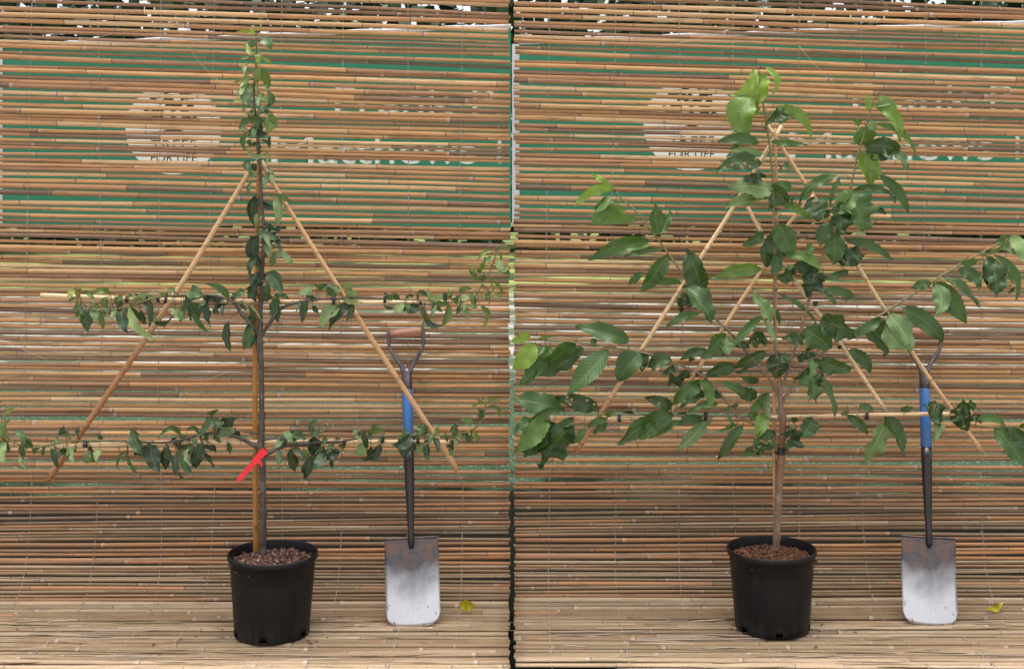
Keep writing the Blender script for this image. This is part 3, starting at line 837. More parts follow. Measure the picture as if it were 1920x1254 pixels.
TA = [(492, 1052, 14), (493, 960, 13.5), (492, 880, 13), (489, 845, 15), (490.5, 800, 11.5), (490.5, 740, 10), (489.5, 680, 10.5), (487, 645, 13), (488, 600, 8.5), (490, 540, 7.5), (493, 480, 7), (495, 430, 6.5), (490, 380, 6.5), (489, 330, 6.5), (485, 285, 6.5), (482, 240, 6), (477, 200, 5), (476, 165, 4), (480, 130, 3.5), (481, 95, 3), (481, 66, 2)]
BA = [
 [(485, 628, 8), (465, 602, 7), (447, 580, 6), (437, 566, 5), (415, 557, 4.5), (385, 553, 4), (350, 553, 4), (325, 555, 4), (295, 558, 4), (270, 565, 4), (240, 575, 4), (205, 582, 4), (180, 582, 3.5), (160, 572, 3), (150, 557, 2.5), (148, 540, 2)],
 [(489, 632, 8), (505, 607, 7), (525, 580, 6), (550, 569, 6), (590, 562, 5.5), (625, 560, 4.5), (680, 557, 4), (720, 560, 3.5), (770, 562, 3), (850, 566, 3), (885, 560, 3), (903, 535, 3), (920, 505, 3), (930, 475, 2.5), (931, 456, 1.5)],
 [(489, 838, 10), (470, 831, 8), (455, 823, 7), (430, 815, 7), (400, 811, 6.5), (370, 816, 5), (330, 826, 4.5), (300, 829, 4), (240, 827, 3.5), (150, 825, 3.5), (100, 832, 3.5), (60, 839, 3.5), (30, 831, 3), (12, 815, 3), (9, 780, 2)],
 [(494, 858, 8), (508, 847, 7.5), (530, 836, 7.5), (570, 832, 7), (600, 829, 6), (640, 827, 4.5), (680, 820, 4), (740, 817, 3.5), (800, 815, 3.5), (850, 815, 3), (888, 804, 3), (905, 785, 2.5), (911, 755, 2.5), (912, 741, 1.5)],
 [(598, 828, 5), (606, 808, 5), (612, 793, 4)],
 [(400, 811, 4), (398, 798, 4), (396, 786, 3)],
]
LA = [
 # leader
 (476,63,446,59,8,.15,.9),(478,67,470,50,8,0,.92),(482,60,497,53,5,.2,.9),(476,88,466,75,13,0,.45),(489,76,507,90,19,.15,.42),(471,106,463,81,9,0,.8),
 (470,108,451,110,9,.1,.5),(486,98,486,119,13,0,.85),(488,111,506,119,8,.15,.8),(462,122,459,141,7,0,.65),(464,136,446,166,16,.1,.7),(458,148,446,178,12,.1,.68),
 (485,128,484,153,15,0,.6),(491,127,503,161,20,.15,.58),(473,160,474,199,25,-.3,.05),(475,161,471,196,-8,-.1,.45),(490,177,482,196,17,.1,.5),(504,172,497,197,13,.4,.38),
 (494,158,502,176,7,.1,.45),(460,191,437,192,7,.1,.8),(455,196,457,209,7,0,.5),(495,211,512,213,8,.2,.33),(507,216,505,244,-22,.15,.5),(493,222,487,233,15,0,.6),
 (472,222,451,237,14,.1,.45),(477,214,474,231,11,0,.6),(485,240,501,247,16,-.2,.05),(478,238,466,251,12,0,.3),(463,248,462,278,10,-.3,.45),(462,276,498,282,-11,-.35,.45),
 (489,262,502,278,8,.4,.2),(505,256,503,273,10,.2,.14),(468,262,472,272,9,0,.12),(502,287,497,305,8,.2,.2),(463,304,471,326,17,0,.3),(474,305,479,319,12,0,.12),(504,318,511,331,11,0,.28),
 (478,238,474,258,10,0,.35),(484,215,478,240,9,0,.2),(486,268,482,290,10,.1,.35),(474,205,470,218,9,0,.3),(490,198,484,214,10,.1,.35),
 (484,326,466,333,-11,.1,.4),(510,330,498,349,-13,-.15,.4),(470,343,466,363,9,0,.35),(479,365,484,421,22,-.28,.12),(484,398,482,424,9,0,.5),(513,371,517,421,-19,.22,.42),
 (507,420,508,452,14,0,.08),(513,440,531,425,13,.1,.06),(501,428,507,460,-10,-.1,.3),(484,440,492,488,27,-.3,.0),(491,443,497,477,15,.1,.07),(502,452,505,480,-15,0,.25),(516,446,523,470,10,.1,.06),
 (531,466,510,498,-15,-.1,.3),(482,484,470,512,18,-.15,.08),(480,512,473,533,13,-.1,.05),(499,511,525,549,28,.15,.1),(501,528,498,563,17,.1,.28),(477,534,466,557,17,0,.18),(479,543,480,563,15,0,.03),
 (489,520,478,542,13,0,.1),(488,548,494,562,12,0,.05),
 # upper left tier
 (459,544,440,556,13,.1,.4),(466,572,473,612,10,.1,.45),(470,611,458,650,20,.05,.28),(474,625,470,648,11,0,.2),(429,602,434,653,19,-.1,.2),(137,543,124,559,10,.2,.78),(140,541,151,560,9,.1,.85),(148,543,158,534,5,0,.95),(147,543,145,532,5,0,.95),(150,545,152,534,5,0,.9),
 (144,560,133,577,10,.3,.58),(157,547,175,566,10,.15,.45),(207,552,172,554,13,.38,.58),(151,568,158,587,11,0,.28),(150,577,141,591,8,.1,.5),(168,581,165,616,23,0,.22),(160,583,160,606,12,-.2,.68),(172,570,185,575,8,.1,.6),
 (187,584,193,611,14,.1,.58),(206,568,204,590,9,0,.38),(206,580,198,591,6,-.2,.62),(200,556,193,571,10,0,.6),(215,554,226,577,13,.15,.58),(219,561,229,551,9,0,.6),(221,582,212,599,10,-.15,.55),(226,583,222,594,9,0,.3),(208,556,196,562,9,0,.5),
 (229,578,239,618,24,0,.08),(243,573,291,629,-19,-.05,.75),(253,551,277,606,17,.32,.1),(265,582,272,602,14,0,.12),(250,556,237,558,8,.1,.3),(283,583,299,599,-11,-.15,.7),(287,601,323,588,10,-.25,.08),(278,590,284,604,10,0,.2),
 (318,540,329,551,8,.2,.35),(311,551,299,544,12,.1,.2),(313,557,308,548,12,0,.3),(326,577,346,594,-21,.0,.6),(346,583,338,601,-10,0,.55),(354,547,371,593,30,.0,.25),(385,555,393,605,22,.1,.02),(359,582,388,617,11,-.12,.38),(358,578,359,598,8,-.1,.03),
 (429,560,389,533,15,.18,.42),(440,556,461,546,-11,0,.45),(427,570,405,578,12,.1,.06),(406,574,402,586,10,0,.14),(386,564,374,575,8,0,.5),(478,606,460,622,12,0,.15),(448,568,462,580,8,0,.35),
 # upper right tier
 (511,556,540,566,9,.32,.35),(513,560,505,577,11,0,.08),(520,557,525,602,23,-.05,.18),(510,560,500,552,10,0,.3),(570,558,579,537,23,0,.32),(574,554,592,559,9,.1,.04),(593,540,595,533,7,0,.15),(598,545,615,532,13,.15,.3),(614,536,621,550,9,0,.05),(620,556,633,535,19,.0,.38),(641,537,656,543,-17,.25,.42),
 (649,559,669,546,-21,.1,.5),(641,563,674,564,-9,.05,.62),(564,564,556,581,11,0,.06),(574,563,567,600,17,.05,.14),(587,574,597,586,11,0,.18),(637,573,604,608,-28,.0,.5),(661,568,621,612,20,-.1,.08),(662,570,650,598,14,.1,.12),
 (727,561,736,546,10,.15,.42),(745,561,741,547,13,0,.18),(758,562,773,556,9,.15,.25),(783,547,801,555,10,.2,.35),(804,561,833,547,-14,-.15,.7),(833,548,836,563,9,0,.04),(836,561,841,540,10,.1,.6),(848,544,842,556,6,0,.5),(759,571,741,587,-15,-.2,.5),(720,573,739,573,7,-.1,.14),(763,572,757,580,8,0,.12),
 (786,574,767,584,15,0,.02),(791,571,812,601,13,-.25,.48),(795,597,829,605,11,-.32,.04),(812,571,810,591,9,0,.38),(840,571,828,606,17,.22,.48),(820,572,829,582,9,0,.5),(851,566,861,551,11,0,.4),(857,571,880,551,13,.05,.55),(861,549,884,541,11,.2,.55),(862,574,855,587,10,0,.18),(868,574,878,596,11,.15,.45),
 (884,566,896,575,12,0,.5),(901,573,906,606,14,.42,.58),(911,544,917,567,8,.1,.5),(921,549,936,562,8,.15,.6),(924,526,939,549,9,.15,.65),(899,521,881,504,9,0,.5),(911,522,898,518,12,0,.42),(894,509,906,488,12,0,.5),(906,493,920,481,12,.05,.5),
 (922,470,897,486,9,.22,.6),(933,469,953,470,8,.25,.6),(934,487,938,510,15,.0,.5),(934,505,953,514,10,.2,.48),(890,545,884,560,9,0,.6),(893,560,884,575,9,0,.5),(918,548,912,558,8,0,.4),
 # lower left tier
 (8,781,31,766,8,.22,.7),(10,791,18,787,9,0,.7),(2,790,8,823,15,.1,.58),(11,796,10,823,11,0,.4),(27,807,42,837,12,.35,.48),(45,814,50,839,12,0,.18),(55,821,62,839,11,0,.4),(13,829,14,863,18,-.32,.52),(6,826,-2,848,17,0,.4),(38,834,44,854,11,0,.33),(38,851,47,871,7,-.1,.55),
 (75,835,63,849,11,0,.45),(86,834,80,851,10,0,.28),(105,819,113,830,9,0,.5),(122,800,116,814,13,0,.18),(127,804,135,821,13,0,.22),(144,801,146,816,10,0,.08),(97,836,108,873,12,.05,.06),(103,840,104,868,-8,0,.5),(185,813,191,823,9,0,.35),(143,844,142,865,-15,0,.58),(168,846,181,864,-19,-.1,.6),(188,843,182,862,-13,0,.65),(165,834,174,844,8,0,.12),(128,845,130,858,9,0,.4),(120,838,112,852,10,0,.3),
 (249,803,267,848,27,.0,.2),(239,844,262,884,9,-.22,.42),(286,826,300,878,27,-.12,.04),(312,838,311,874,23,.0,.02),(341,819,301,818,10,.42,.33),(326,834,346,837,13,0,.14),(346,814,352,842,22,0,.12),(346,841,332,857,-11,0,.42),(330,849,330,887,14,.0,.03),(339,854,363,884,15,-.22,.33),(335,884,346,894,8,-.1,.33),
 (380,831,368,871,25,.05,.08),(355,839,361,868,-13,-.1,.33),(381,847,399,873,10,.1,.08),(391,779,370,813,13,.25,.38),(393,776,408,767,12,.1,.18),(399,785,405,806,16,0,.28),(386,811,387,835,13,.0,.28),(407,806,439,784,27,.05,.04),(409,813,437,808,19,0,.06),(405,815,415,826,11,0,.22),(440,804,446,819,11,0,.22),
 (349,806,371,819,9,.42,.18),(427,829,430,847,11,.1,.18),(360,820,372,832,13,0,.2),(418,790,404,800,14,0,.15),(362,834,352,850,14,0,.25),
 # lower right tier
 (529,817,513,837,13,.2,.28),(536,809,530,836,16,.0,.14),(545,811,571,821,16,.15,.2),(548,822,560,812,14,0,.22),(525,844,524,871,13,.05,.06),(545,841,554,882,18,.0,.18),(549,850,558,868,9,0,.06),(585,813,599,784,13,-.3,.22),(591,817,588,847,27,.0,.05),(600,834,601,857,15,.1,.3),(570,843,579,857,-14,0,.45),
 (606,848,592,877,21,.1,.22),(586,854,571,891,21,-.05,.02),(597,802,590,818,12,0,.2),(612,819,608,832,12,0,.25),(627,818,638,841,11,.35,.45),(625,831,613,846,11,0,.12),(637,841,611,857,16,-.1,.02),(622,861,624,874,9,0,.18),(603,842,596,864,14,0,.15),
 (694,812,723,808,14,.28,.48),(668,820,688,809,11,.1,.4),(680,807,686,837,12,.15,.12),(688,820,699,815,13,0,.3),(687,832,667,849,-22,.0,.48),(696,837,692,850,14,0,.28),(714,832,684,854,20,-.2,.04),(711,816,718,831,5,0,.3),(764,807,749,816,-14,.1,.5),(764,817,757,853,31,.0,.07),(775,828,778,842,10,0,.03),(796,832,781,850,-19,-.1,.48),
 (791,798,783,816,19,.1,.33),(805,811,805,828,13,0,.24),(802,831,803,859,15,.0,.14),(812,819,820,846,11,.05,.08),(850,797,852,813,15,0,.43),(854,795,858,801,11,0,.18),(858,813,858,826,-14,0,.5),(851,824,842,841,13,0,.1),(846,840,850,851,-11,0,.5),(868,807,873,822,10,0,.3),(872,807,881,823,10,0,.33),(889,806,898,826,9,.1,.6),(884,809,886,829,7,0,.5),
 (889,791,862,786,9,.15,.48),(906,769,900,781,12,0,.28),(907,756,884,763,9,.28,.68),(912,756,936,752,9,.3,.63),(912,763,934,779,9,.38,.53),(816,805,825,815,9,0,.5),(834,812,838,824,8,0,.4),(780,816,773,825,9,0,.3),
]
TB = [(1455, 1042, 13.5), (1457, 990, 13.5), (1460, 930, 14), (1463, 880, 15), (1466, 835, 13.5), (1468, 800, 13), (1467, 780, 12), (1464, 760, 10), (1462, 720, 9), (1459, 690, 6.5), (1454, 640, 5.5), (1452, 560, 5.5), (1452, 480, 5), (1451, 400, 5), (1449, 340, 4.6), (1446, 300, 4.5), (1441, 258, 4.2), (1433, 208, 3.6), (1428, 180, 3), (1424, 150, 2.6), (1423, 130, 2)]
BB = [
 [(1463, 742, 6), (1478, 690, 5.5), (1495, 640, 5), (1515, 570, 5), (1533, 510, 4.6), (1550, 455, 4.4), (1565, 412, 4), (1580, 385, 4), (1596, 345, 3.8), (1606, 300, 3.6), (1618, 260, 3.2), (1628, 222, 3), (1637, 190, 2), (1645, 172, 1.2)],
 [(1464, 762, 6.5), (1476, 738, 5.5), (1500, 702, 5), (1560, 646, 4.8), (1610, 615, 4.6), (1660, 585, 4.4), (1710, 553, 4), (1770, 514, 3.8), (1820, 485, 3.4), (1868, 459, 3), (1892, 446, 2)],
 [(1462, 748, 6), (1440, 707, 5.2), (1400, 660, 5), (1370, 625, 4.6), (1340, 595, 4.4), (1310, 555, 4.2), (1290, 530, 4), (1265, 492, 3.8), (1240, 458, 3.5), (1215, 424, 3.4), (1190, 394, 3), (1165, 373, 2.6), (1155, 358, 1.6)],
 [(1462, 830, 6.5), (1440, 811, 5.5), (1410, 793, 5), (1385, 780, 5), (1360, 750, 4.6), (1340, 725, 4.5), (1310, 700, 4.4), (1270, 682, 4), (1240, 671, 4), (1200, 660, 3.8), (1150, 652, 3.4), (1090, 643, 3), (1030, 637, 2.4), (985, 632, 1.5)],
 [(1466, 790, 5), (1440, 783, 4), (1390, 780, 3.5), (1300, 779, 3), (1200, 777, 2.8), (1100, 777, 2.6), (1040, 776, 2.2), (990, 772, 1.5)],
 [(1467, 792, 6), (1490, 783, 4.6), (1540, 777, 4), (1600, 773, 3.4), (1640, 771, 3.2), (1700, 771, 3.2), (1760, 781, 3), (1830, 797, 3), (1900, 801, 2.8), (1960, 797, 2)],
]
LB = [
 # leader
 (1413,128,1369,180,18,.30,.95),(1425,141,1416,200,42,.0,.88),(1434,127,1448,178,14,.38,.9),(1408,183,1405,256,52,-.38,.6),(1417,195,1409,218,18,0,.8),(1454,203,1521,261,18,.33,.72),(1485,212,1438,234,-34,.1,.15),
 (1421,270,1342,268,23,.18,.3),(1386,250,1375,283,18,0,.6),(1430,290,1366,285,12,.12,.4),(1426,308,1343,318,32,.14,.12),(1352,316,1341,328,9,0,.06),(1427,332,1391,341,25,.1,.06),(1446,267,1516,272,14,.0,.5),(1466,312,1488,317,11,.1,.25),
 (1445,358,1366,352,-40,.1,.5),(1444,368,1359,392,-24,.15,.55),(1445,350,1478,384,36,-.05,.18),(1450,349,1489,357,20,.12,.38),(1472,372,1490,382,12,0,.1),(1461,383,1521,416,16,.18,.6),
 (1463,420,1440,501,48,.08,.22),(1433,455,1438,502,16,-.1,.14),(1458,478,1448,517,24,.05,.2),(1434,440,1390,462,22,.05,.2),(1429,506,1334,521,26,.12,.58),(1472,479,1544,511,20,.24,.55),(1460,526,1491,504,28,.05,.2),(1474,503,1490,498,9,0,.5),
 (1447,385,1440,395,9,0,.3),(1449,600,1409,546,-27,-.05,.5),(1429,591,1366,659,17,-.06,.42),(1440,640,1387,652,18,.18,.13),(1455,580,1462,610,10,0,.4),(1462,552,1531,609,10,.1,.36),
 (1461,662,1455,710,38,.0,.1),(1470,664,1478,682,15,0,.14),(1436,658,1375,690,28,.06,.27),(1430,560,1440,600,-14,0,.5),
 # upright bough
 (1573,331,1496,387,17,.28,.33),(1526,371,1536,416,42,-.05,.08),(1520,395,1518,413,14,0,.1),(1527,500,1511,555,42,.1,.09),(1517,456,1519,481,16,0,.4),(1557,419,1537,462,27,-.1,.24),(1562,436,1563,497,36,.05,.2),(1584,451,1674,490,20,.16,.28),(1569,487,1620,478,38,.05,.05),(1590,470,1606,500,20,0,.06),
 (1590,509,1542,525,15,.05,.16),(1542,546,1607,563,18,.2,.27),(1590,552,1603,567,10,0,.3),(1630,209,1627,175,13,-.1,.85),(1645,181,1681,218,13,.22,.82),(1650,190,1684,222,-10,.3,.5),(1639,198,1686,269,24,.3,.7),(1613,239,1624,272,42,.0,.45),(1612,234,1600,226,20,0,.55),(1632,228,1640,248,16,0,.4),
 (1640,233,1718,294,13,.28,.5),(1621,276,1692,294,34,.22,.13),(1625,282,1668,296,18,-.2,.05),(1668,280,1702,325,18,.15,.3),(1612,282,1636,349,48,.0,.68),(1649,329,1703,402,19,.16,.32),(1600,356,1674,368,14,.22,.28),(1672,362,1678,382,8,0,.1),(1596,362,1619,435,62,.0,.42),(1635,389,1660,402,12,.15,.15),(1578,385,1573,442,42,.0,.14),(1556,394,1545,408,12,0,.2),
 (1508,617,1557,652,46,.05,.27),(1537,603,1606,632,46,.14,.14),(1506,640,1466,634,24,.1,.14),(1495,673,1533,664,20,.1,.1),(1520,648,1513,660,12,0,.2),
 # right rising bough
 (1656,597,1587,638,20,.08,.38),(1621,625,1660,671,24,.22,.17),(1590,658,1634,704,22,.28,.18),(1664,589,1707,661,40,.12,.3),(1659,611,1699,656,30,-.15,.35),(1690,577,1769,643,34,.12,.2),(1700,640,1706,648,8,0,.3),(1525,673,1598,691,32,-.06,.28),(1519,697,1529,757,34,.0,.3),(1537,702,1567,787,16,.06,.2),(1509,702,1485,710,8,0,.18),
 (1540,700,1533,720,14,0,.2),(1746,533,1708,541,18,.15,.28),(1750,529,1812,608,37,.08,.3),(1754,545,1782,580,16,-.1,.14),(1771,521,1837,576,22,.06,.14),(1797,506,1840,540,24,.25,.2),(1826,526,1836,545,12,0,.22),(1850,484,1867,557,42,.14,.15),(1845,492,1852,540,20,-.1,.2),(1840,477,1904,541,10,.12,.5),(1865,478,1904,566,15,.3,.32),(1893,444,1930,507,30,.15,.66),(1885,446,1865,453,14,.1,.5),(1872,452,1908,480,16,-.1,.38),(1802,494,1836,487,16,.0,.42),(1902,538,1890,550,7,0,.15),(1770,540,1752,530,14,0,.3),
 # left rising bough
 (1150,357,1078,389,19,.3,.9),(1141,364,1108,402,12,.15,.75),(1152,376,1115,402,22,.15,.42),(1173,394,1107,424,28,.22,.58),(1198,412,1116,422,17,.12,.58),(1236,440,1229,380,28,-.08,.28),(1236,440,1257,392,24,.1,.32),(1219,452,1102,489,33,.12,.36),(1218,458,1150,470,14,.0,.55),(1241,468,1169,481,14,.08,.28),(1252,477,1202,549,35,.0,.33),(1206,511,1178,535,14,.05,.22),(1278,530,1212,534,14,.1,.35),(1245,505,1236,522,12,0,.2),
 (1317,546,1288,464,46,.0,.15),(1287,537,1336,606,42,.05,.17),(1287,550,1278,580,24,-.1,.1),(1296,566,1290,578,10,0,.02),(1311,588,1249,613,16,.14,.35),(1362,627,1316,673,36,.06,.32),(1380,684,1323,706,30,.1,.22),(1358,650,1350,668,16,0,.14),(1372,640,1386,652,10,0,.2),(1403,690,1378,700,9,0,.12),(1422,712,1386,703,17,-.05,.17),(1400,742,1350,716,18,.05,.18),(1420,744,1378,729,26,.0,.22),(1442,738,1402,782,20,.1,.33),
 # lower left bough
 (994,627,958,642,20,.05,.98),(1004,644,962,692,36,.05,.93),(1011,637,1035,632,9,.2,.7),(1032,648,976,722,36,.04,.3),(1080,642,998,710,36,.06,.36),(1092,651,1004,706,26,-.06,.1),(1020,650,1008,668,12,0,.4),(1140,655,1063,740,38,.02,.26),(1180,641,1078,613,33,.08,.27),(1116,650,1110,633,14,0,.27),(1200,661,1160,716,44,-.1,.22),(1170,690,1165,715,18,0,.1),(1210,664,1203,696,24,-.1,.1),(1228,676,1222,694,14,0,.08),
 (1259,676,1214,690,26,.24,.22),(1269,688,1240,705,14,.05,.03),(1293,700,1251,724,24,.1,.1),(1324,655,1274,675,18,.1,.17),(1300,668,1290,678,10,0,.1),(1313,712,1259,760,31,.05,.36),(1320,710,1328,730,16,0,.08),(1325,735,1275,764,16,.1,.13),(1346,758,1288,776,14,.18,.33),(1356,745,1318,738,16,.08,.16),(1385,757,1352,770,9,0,.3),
 (1431,776,1417,822,27,.0,.72),(1420,776,1408,788,14,0,.6),(1440,804,1420,852,40,-.05,.12),(1412,838,1394,854,15,-.1,.36),(1408,845,1420,852,8,0,.3),(1393,796,1345,860,22,-.05,.24),(1380,797,1348,809,9,.1,.36),(1445,806,1452,822,14,0,.2),
 # lowest level shoots
 (1057,766,958,747,35,.06,.26),(1122,766,1042,747,32,.08,.06),(1026,777,968,847,39,.04,.55),(1040,792,983,857,37,-.04,.14),(1077,784,1004,849,28,.04,.33),(1073,791,1009,874,47,.0,.14),(1000,784,962,813,24,.05,.26),(1136,779,1156,769,12,.1,.58),(1139,785,1100,802,14,.12,.42),(1138,792,1111,813,14,-.05,.38),(1096,803,1075,831,14,.05,.33),(1190,777,1167,773,8,.15,.14),
 (1259,766,1207,745,25,.12,.05),(1262,776,1158,834,40,.1,.27),(1230,795,1195,822,24,0,.3),(1287,772,1216,823,18,.0,.38),(1326,789,1268,846,25,-.04,.26),(1335,786,1310,800,10,0,.2),(1480,798,1476,844,38,.0,.05),(1488,806,1494,832,16,0,.07),(1524,785,1503,820,34,.06,.18),(1494,790,1484,782,12,0,.2),(1530,790,1532,804,7,0,.12),
 (1661,789,1617,868,38,.0,-.5),(1657,777,1693,855,28,.14,.2),(1588,779,1627,816,18,.15,.16),(1611,759,1640,771,13,.1,.22),(1590,768,1575,778,12,0,.2),(1690,771,1713,764,13,.15,.22),(1766,776,1731,758,30,.05,.12),(1752,784,1749,827,24,.05,.17),(1794,762,1812,808,36,.0,.08),(1831,788,1884,799,17,.36,.46),(1864,799,1926,878,38,.03,.24),(1890,800,1937,852,26,.1,.16),(1830,790,1846,777,15,0,.12),(1912,798,1930,790,12,0,.5),
]
LB = [(a, b, c, d, (-w_ if t_ < 0 else w_), cv, abs(t_)) for (a, b, c, d, w_, cv, t_) in LB]
build_tree('fruit_tree', 'small-leaved young fruit tree trained flat in two level tiers, with a red tag', 'fruit tree', TA, BA, LA, 3.738, M_BARK_A, M_LEAF_A, None, 0.0, 10, 11, 1.24, fill=.40)
build_tree('fruit_tree', 'large-leaved young fruit tree trained as an open fan of bare-tipped boughs', 'fruit tree', TB, BB, LB, 3.782, M_BARK_B, M_LEAF_B, (835, 75), 0.06, 18, 12, 1.06, fill=.17)

# bud tape on the large-leaved tree's stem is part of nothing else: a black band round it
tp = MB(); c0, c1 = P(1465, 838, 3.782), P(1464, 852, 3.782)
tp.tube([c0, c0.lerp(c1, .1), c0.lerp(c1, .9), c1], [.0115, .0135, .0135, .0118], 14)
tag(tp.build('stem_tie', M_TIE), 'broad black rubber tie round the stem of the large-leaved tree', 'tree tie')

# red tag
m, t, b = mat('red_plastic'); n = noise(t, 30, 3, .5)
t.links.new(mix(t, n, (0.66, 0.008, 0.018), (0.80, 0.02, 0.035)), b.inputs['Base Color']); b.inputs['Roughness'].default_value = 0.22
M_RED = m
rt_root = thing('plant_label', P(490, 850, 3.72), 'bright red plastic tag looped round the small-leaved stem', 'plant label')
def ribbon(pts, wid, th=.0006):
    mb = MB(); rings = []
    for i, (p, nrm) in enumerate(pts):
        a = pts[max(i - 1, 0)][0]; c = pts[min(i + 1, len(pts) - 1)][0]
        tg = (c - a).normalized(); s_ = tg.cross(nrm).normalized(); wd = wid[i] / 2
        rings.append([tuple(p + s_ * wd + nrm * th), tuple(p - s_ * wd + nrm * th), tuple(p - s_ * wd - nrm * th), tuple(p + s_ * wd - nrm * th)])
    mb.ring_tube(rings, [(.5, 0, .5, 1)] * len(rings)); return mb
fv = Vector((0, -1, 0)); px_m = 3.72 / F
dd_ = 3.722
pts = [(P(497, 844, 3.722), Vector((.3, -1, .2)).normalized()), (P(491, 850, 3.718), Vector((.1, -1, .1)).normalized()), (P(482, 860, 3.716), fv), (P(474, 869, 3.7155), Vector((.25, -1, .35)).normalized()), (P(469, 875, 3.7155), Vector((-.25, -1, -.3)).normalized()), (P(458, 887, 3.719), Vector((-.3, -1, .2)).normalized()), (P(446, 901, 3.72), Vector((-.15, -1, -.1)).normalized())]
ribbon(pts, [13 * px_m, 13 * px_m, 12 * px_m, 10.5 * px_m, 10.5 * px_m, 10 * px_m, 8 * px_m]).build('tag_strip', M_RED, rt_root, smooth=False)
loop = []
cx_, cz_ = P(490, 850, 3.738).x, P(490, 850, 3.738).z
for k in range(15):
    a = -1.9 + k / 14 * 5.2
    nrm = Vector((math.cos(a), math.sin(a), 0))
    loop.append((Vector((cx_ + .0165 * math.cos(a), P(0, 0, 3.742).y + .0165 * math.sin(a), cz_ + .005 * math.cos(a))), nrm))
ribbon(loop, [11 * px_m] * 15).build('loop', M_RED, rt_root)
ribbon([(P(483, 861, 3.7145), fv), (P(489, 868, 3.7145), fv), (P(491, 875, 3.716), fv)], [7 * px_m, 6 * px_m, 2 * px_m]).build('tag_tail', M_RED, rt_root, smooth=False)

# ------------------------------------------------------------------ spades
def steel_material():
    m, t, b = mat('worn_steel')
    tc = N(t, 'ShaderNodeTexCoord'); sx = N(t, 'ShaderNodeSeparateXYZ'); t.links.new(tc.outputs['Object'], sx.inputs[0])
    n = noise(t, 9, 5, .65); n2 = noise(t, 1.0, 4, .7, (260, 260, 22)); n3 = noise(t, 45, 4, .6); n4 = noise(t, 26, 3, .6)
    xx = math_(t, 'MULTIPLY', math_(t, 'ABSOLUTE', sx.outputs[0]), 0.62)
    hgt = math_(t, 'SUBTRACT', math_(t, 'ADD', sx.outputs[2], math_(t, 'MULTIPLY', math_(t, 'SUBTRACT', n, .5), .16)), xx)
    worn = ramp(t, hgt, [(0.05, 0.0), (0.165, 1.0)])              # 0 polished, 1 stained
    c = mix(t, worn, mix(t, n2, (0.56, 0.555, 0.575), (0.78, 0.775, 0.795)), mix(t, n3, (0.045, 0.045, 0.055), (0.13, 0.125, 0.135)))
    rust = math_(t, 'MULTIPLY', ramp(t, n4, [(.42, 0), (.56, 1)]), ramp(t, sx.outputs[2], [(0.14, 0.0), (0.25, 0.85)]))
    c = mix(t, rust, c, (0.16, 0.085, 0.055))
    mud = math_(t, 'MULTIPLY', ramp(t, n3, [(.62, 0), (.67, .8)]), ramp(t, sx.outputs[2], [(0.05, 1.0), (0.085, 0.0)]))
    c = mix(t, mud, c, (0.24, 0.14, 0.09))
    t.links.new(c, b.inputs['Base Color'])
    t.links.new(math_(t, 'SUBTRACT', 0.8, math_(t, 'MULTIPLY', math_(t, 'ADD', rust, math_(t, 'ADD', worn, mud)), .45), True), b.inputs['Metallic'])
    t.links.new(ramp(t, n2, [(.3, .34), (.7, .52)]), b.inputs['Roughness'])
    bump(t, b, n2, .15, .0006)
    return m
M_STEEL = steel_material()
M_SHAFT = simple('dark_painted_steel', (0.009, 0.008, 0.009), 0.28, 0.0, 1.0, 0.4, 0.15, (50, 50, 9), (0.024, 0.015, 0.013))
M_YOKE = simple('worn_yoke_metal', (0.075, 0.062, 0.068), 0.33, 0.75, 1.0, 0.4, 0.1, (60, 60, 25), (0.20, 0.18, 0.185))
M_BLUE = simple('blue_sleeve', (0.014, 0.12, 0.38), 0.36, 0, 1.0, 0.2, 0.2, (90, 90, 14), (0.06, 0.115, 0.20))
M_GRIP = simple('worn_wood_grip', (0.37, 0.175, 0.10), 0.42, 0, 1.0, 0.35, 0.15, (14, 80, 80), (0.19, 0.08, 0.045))
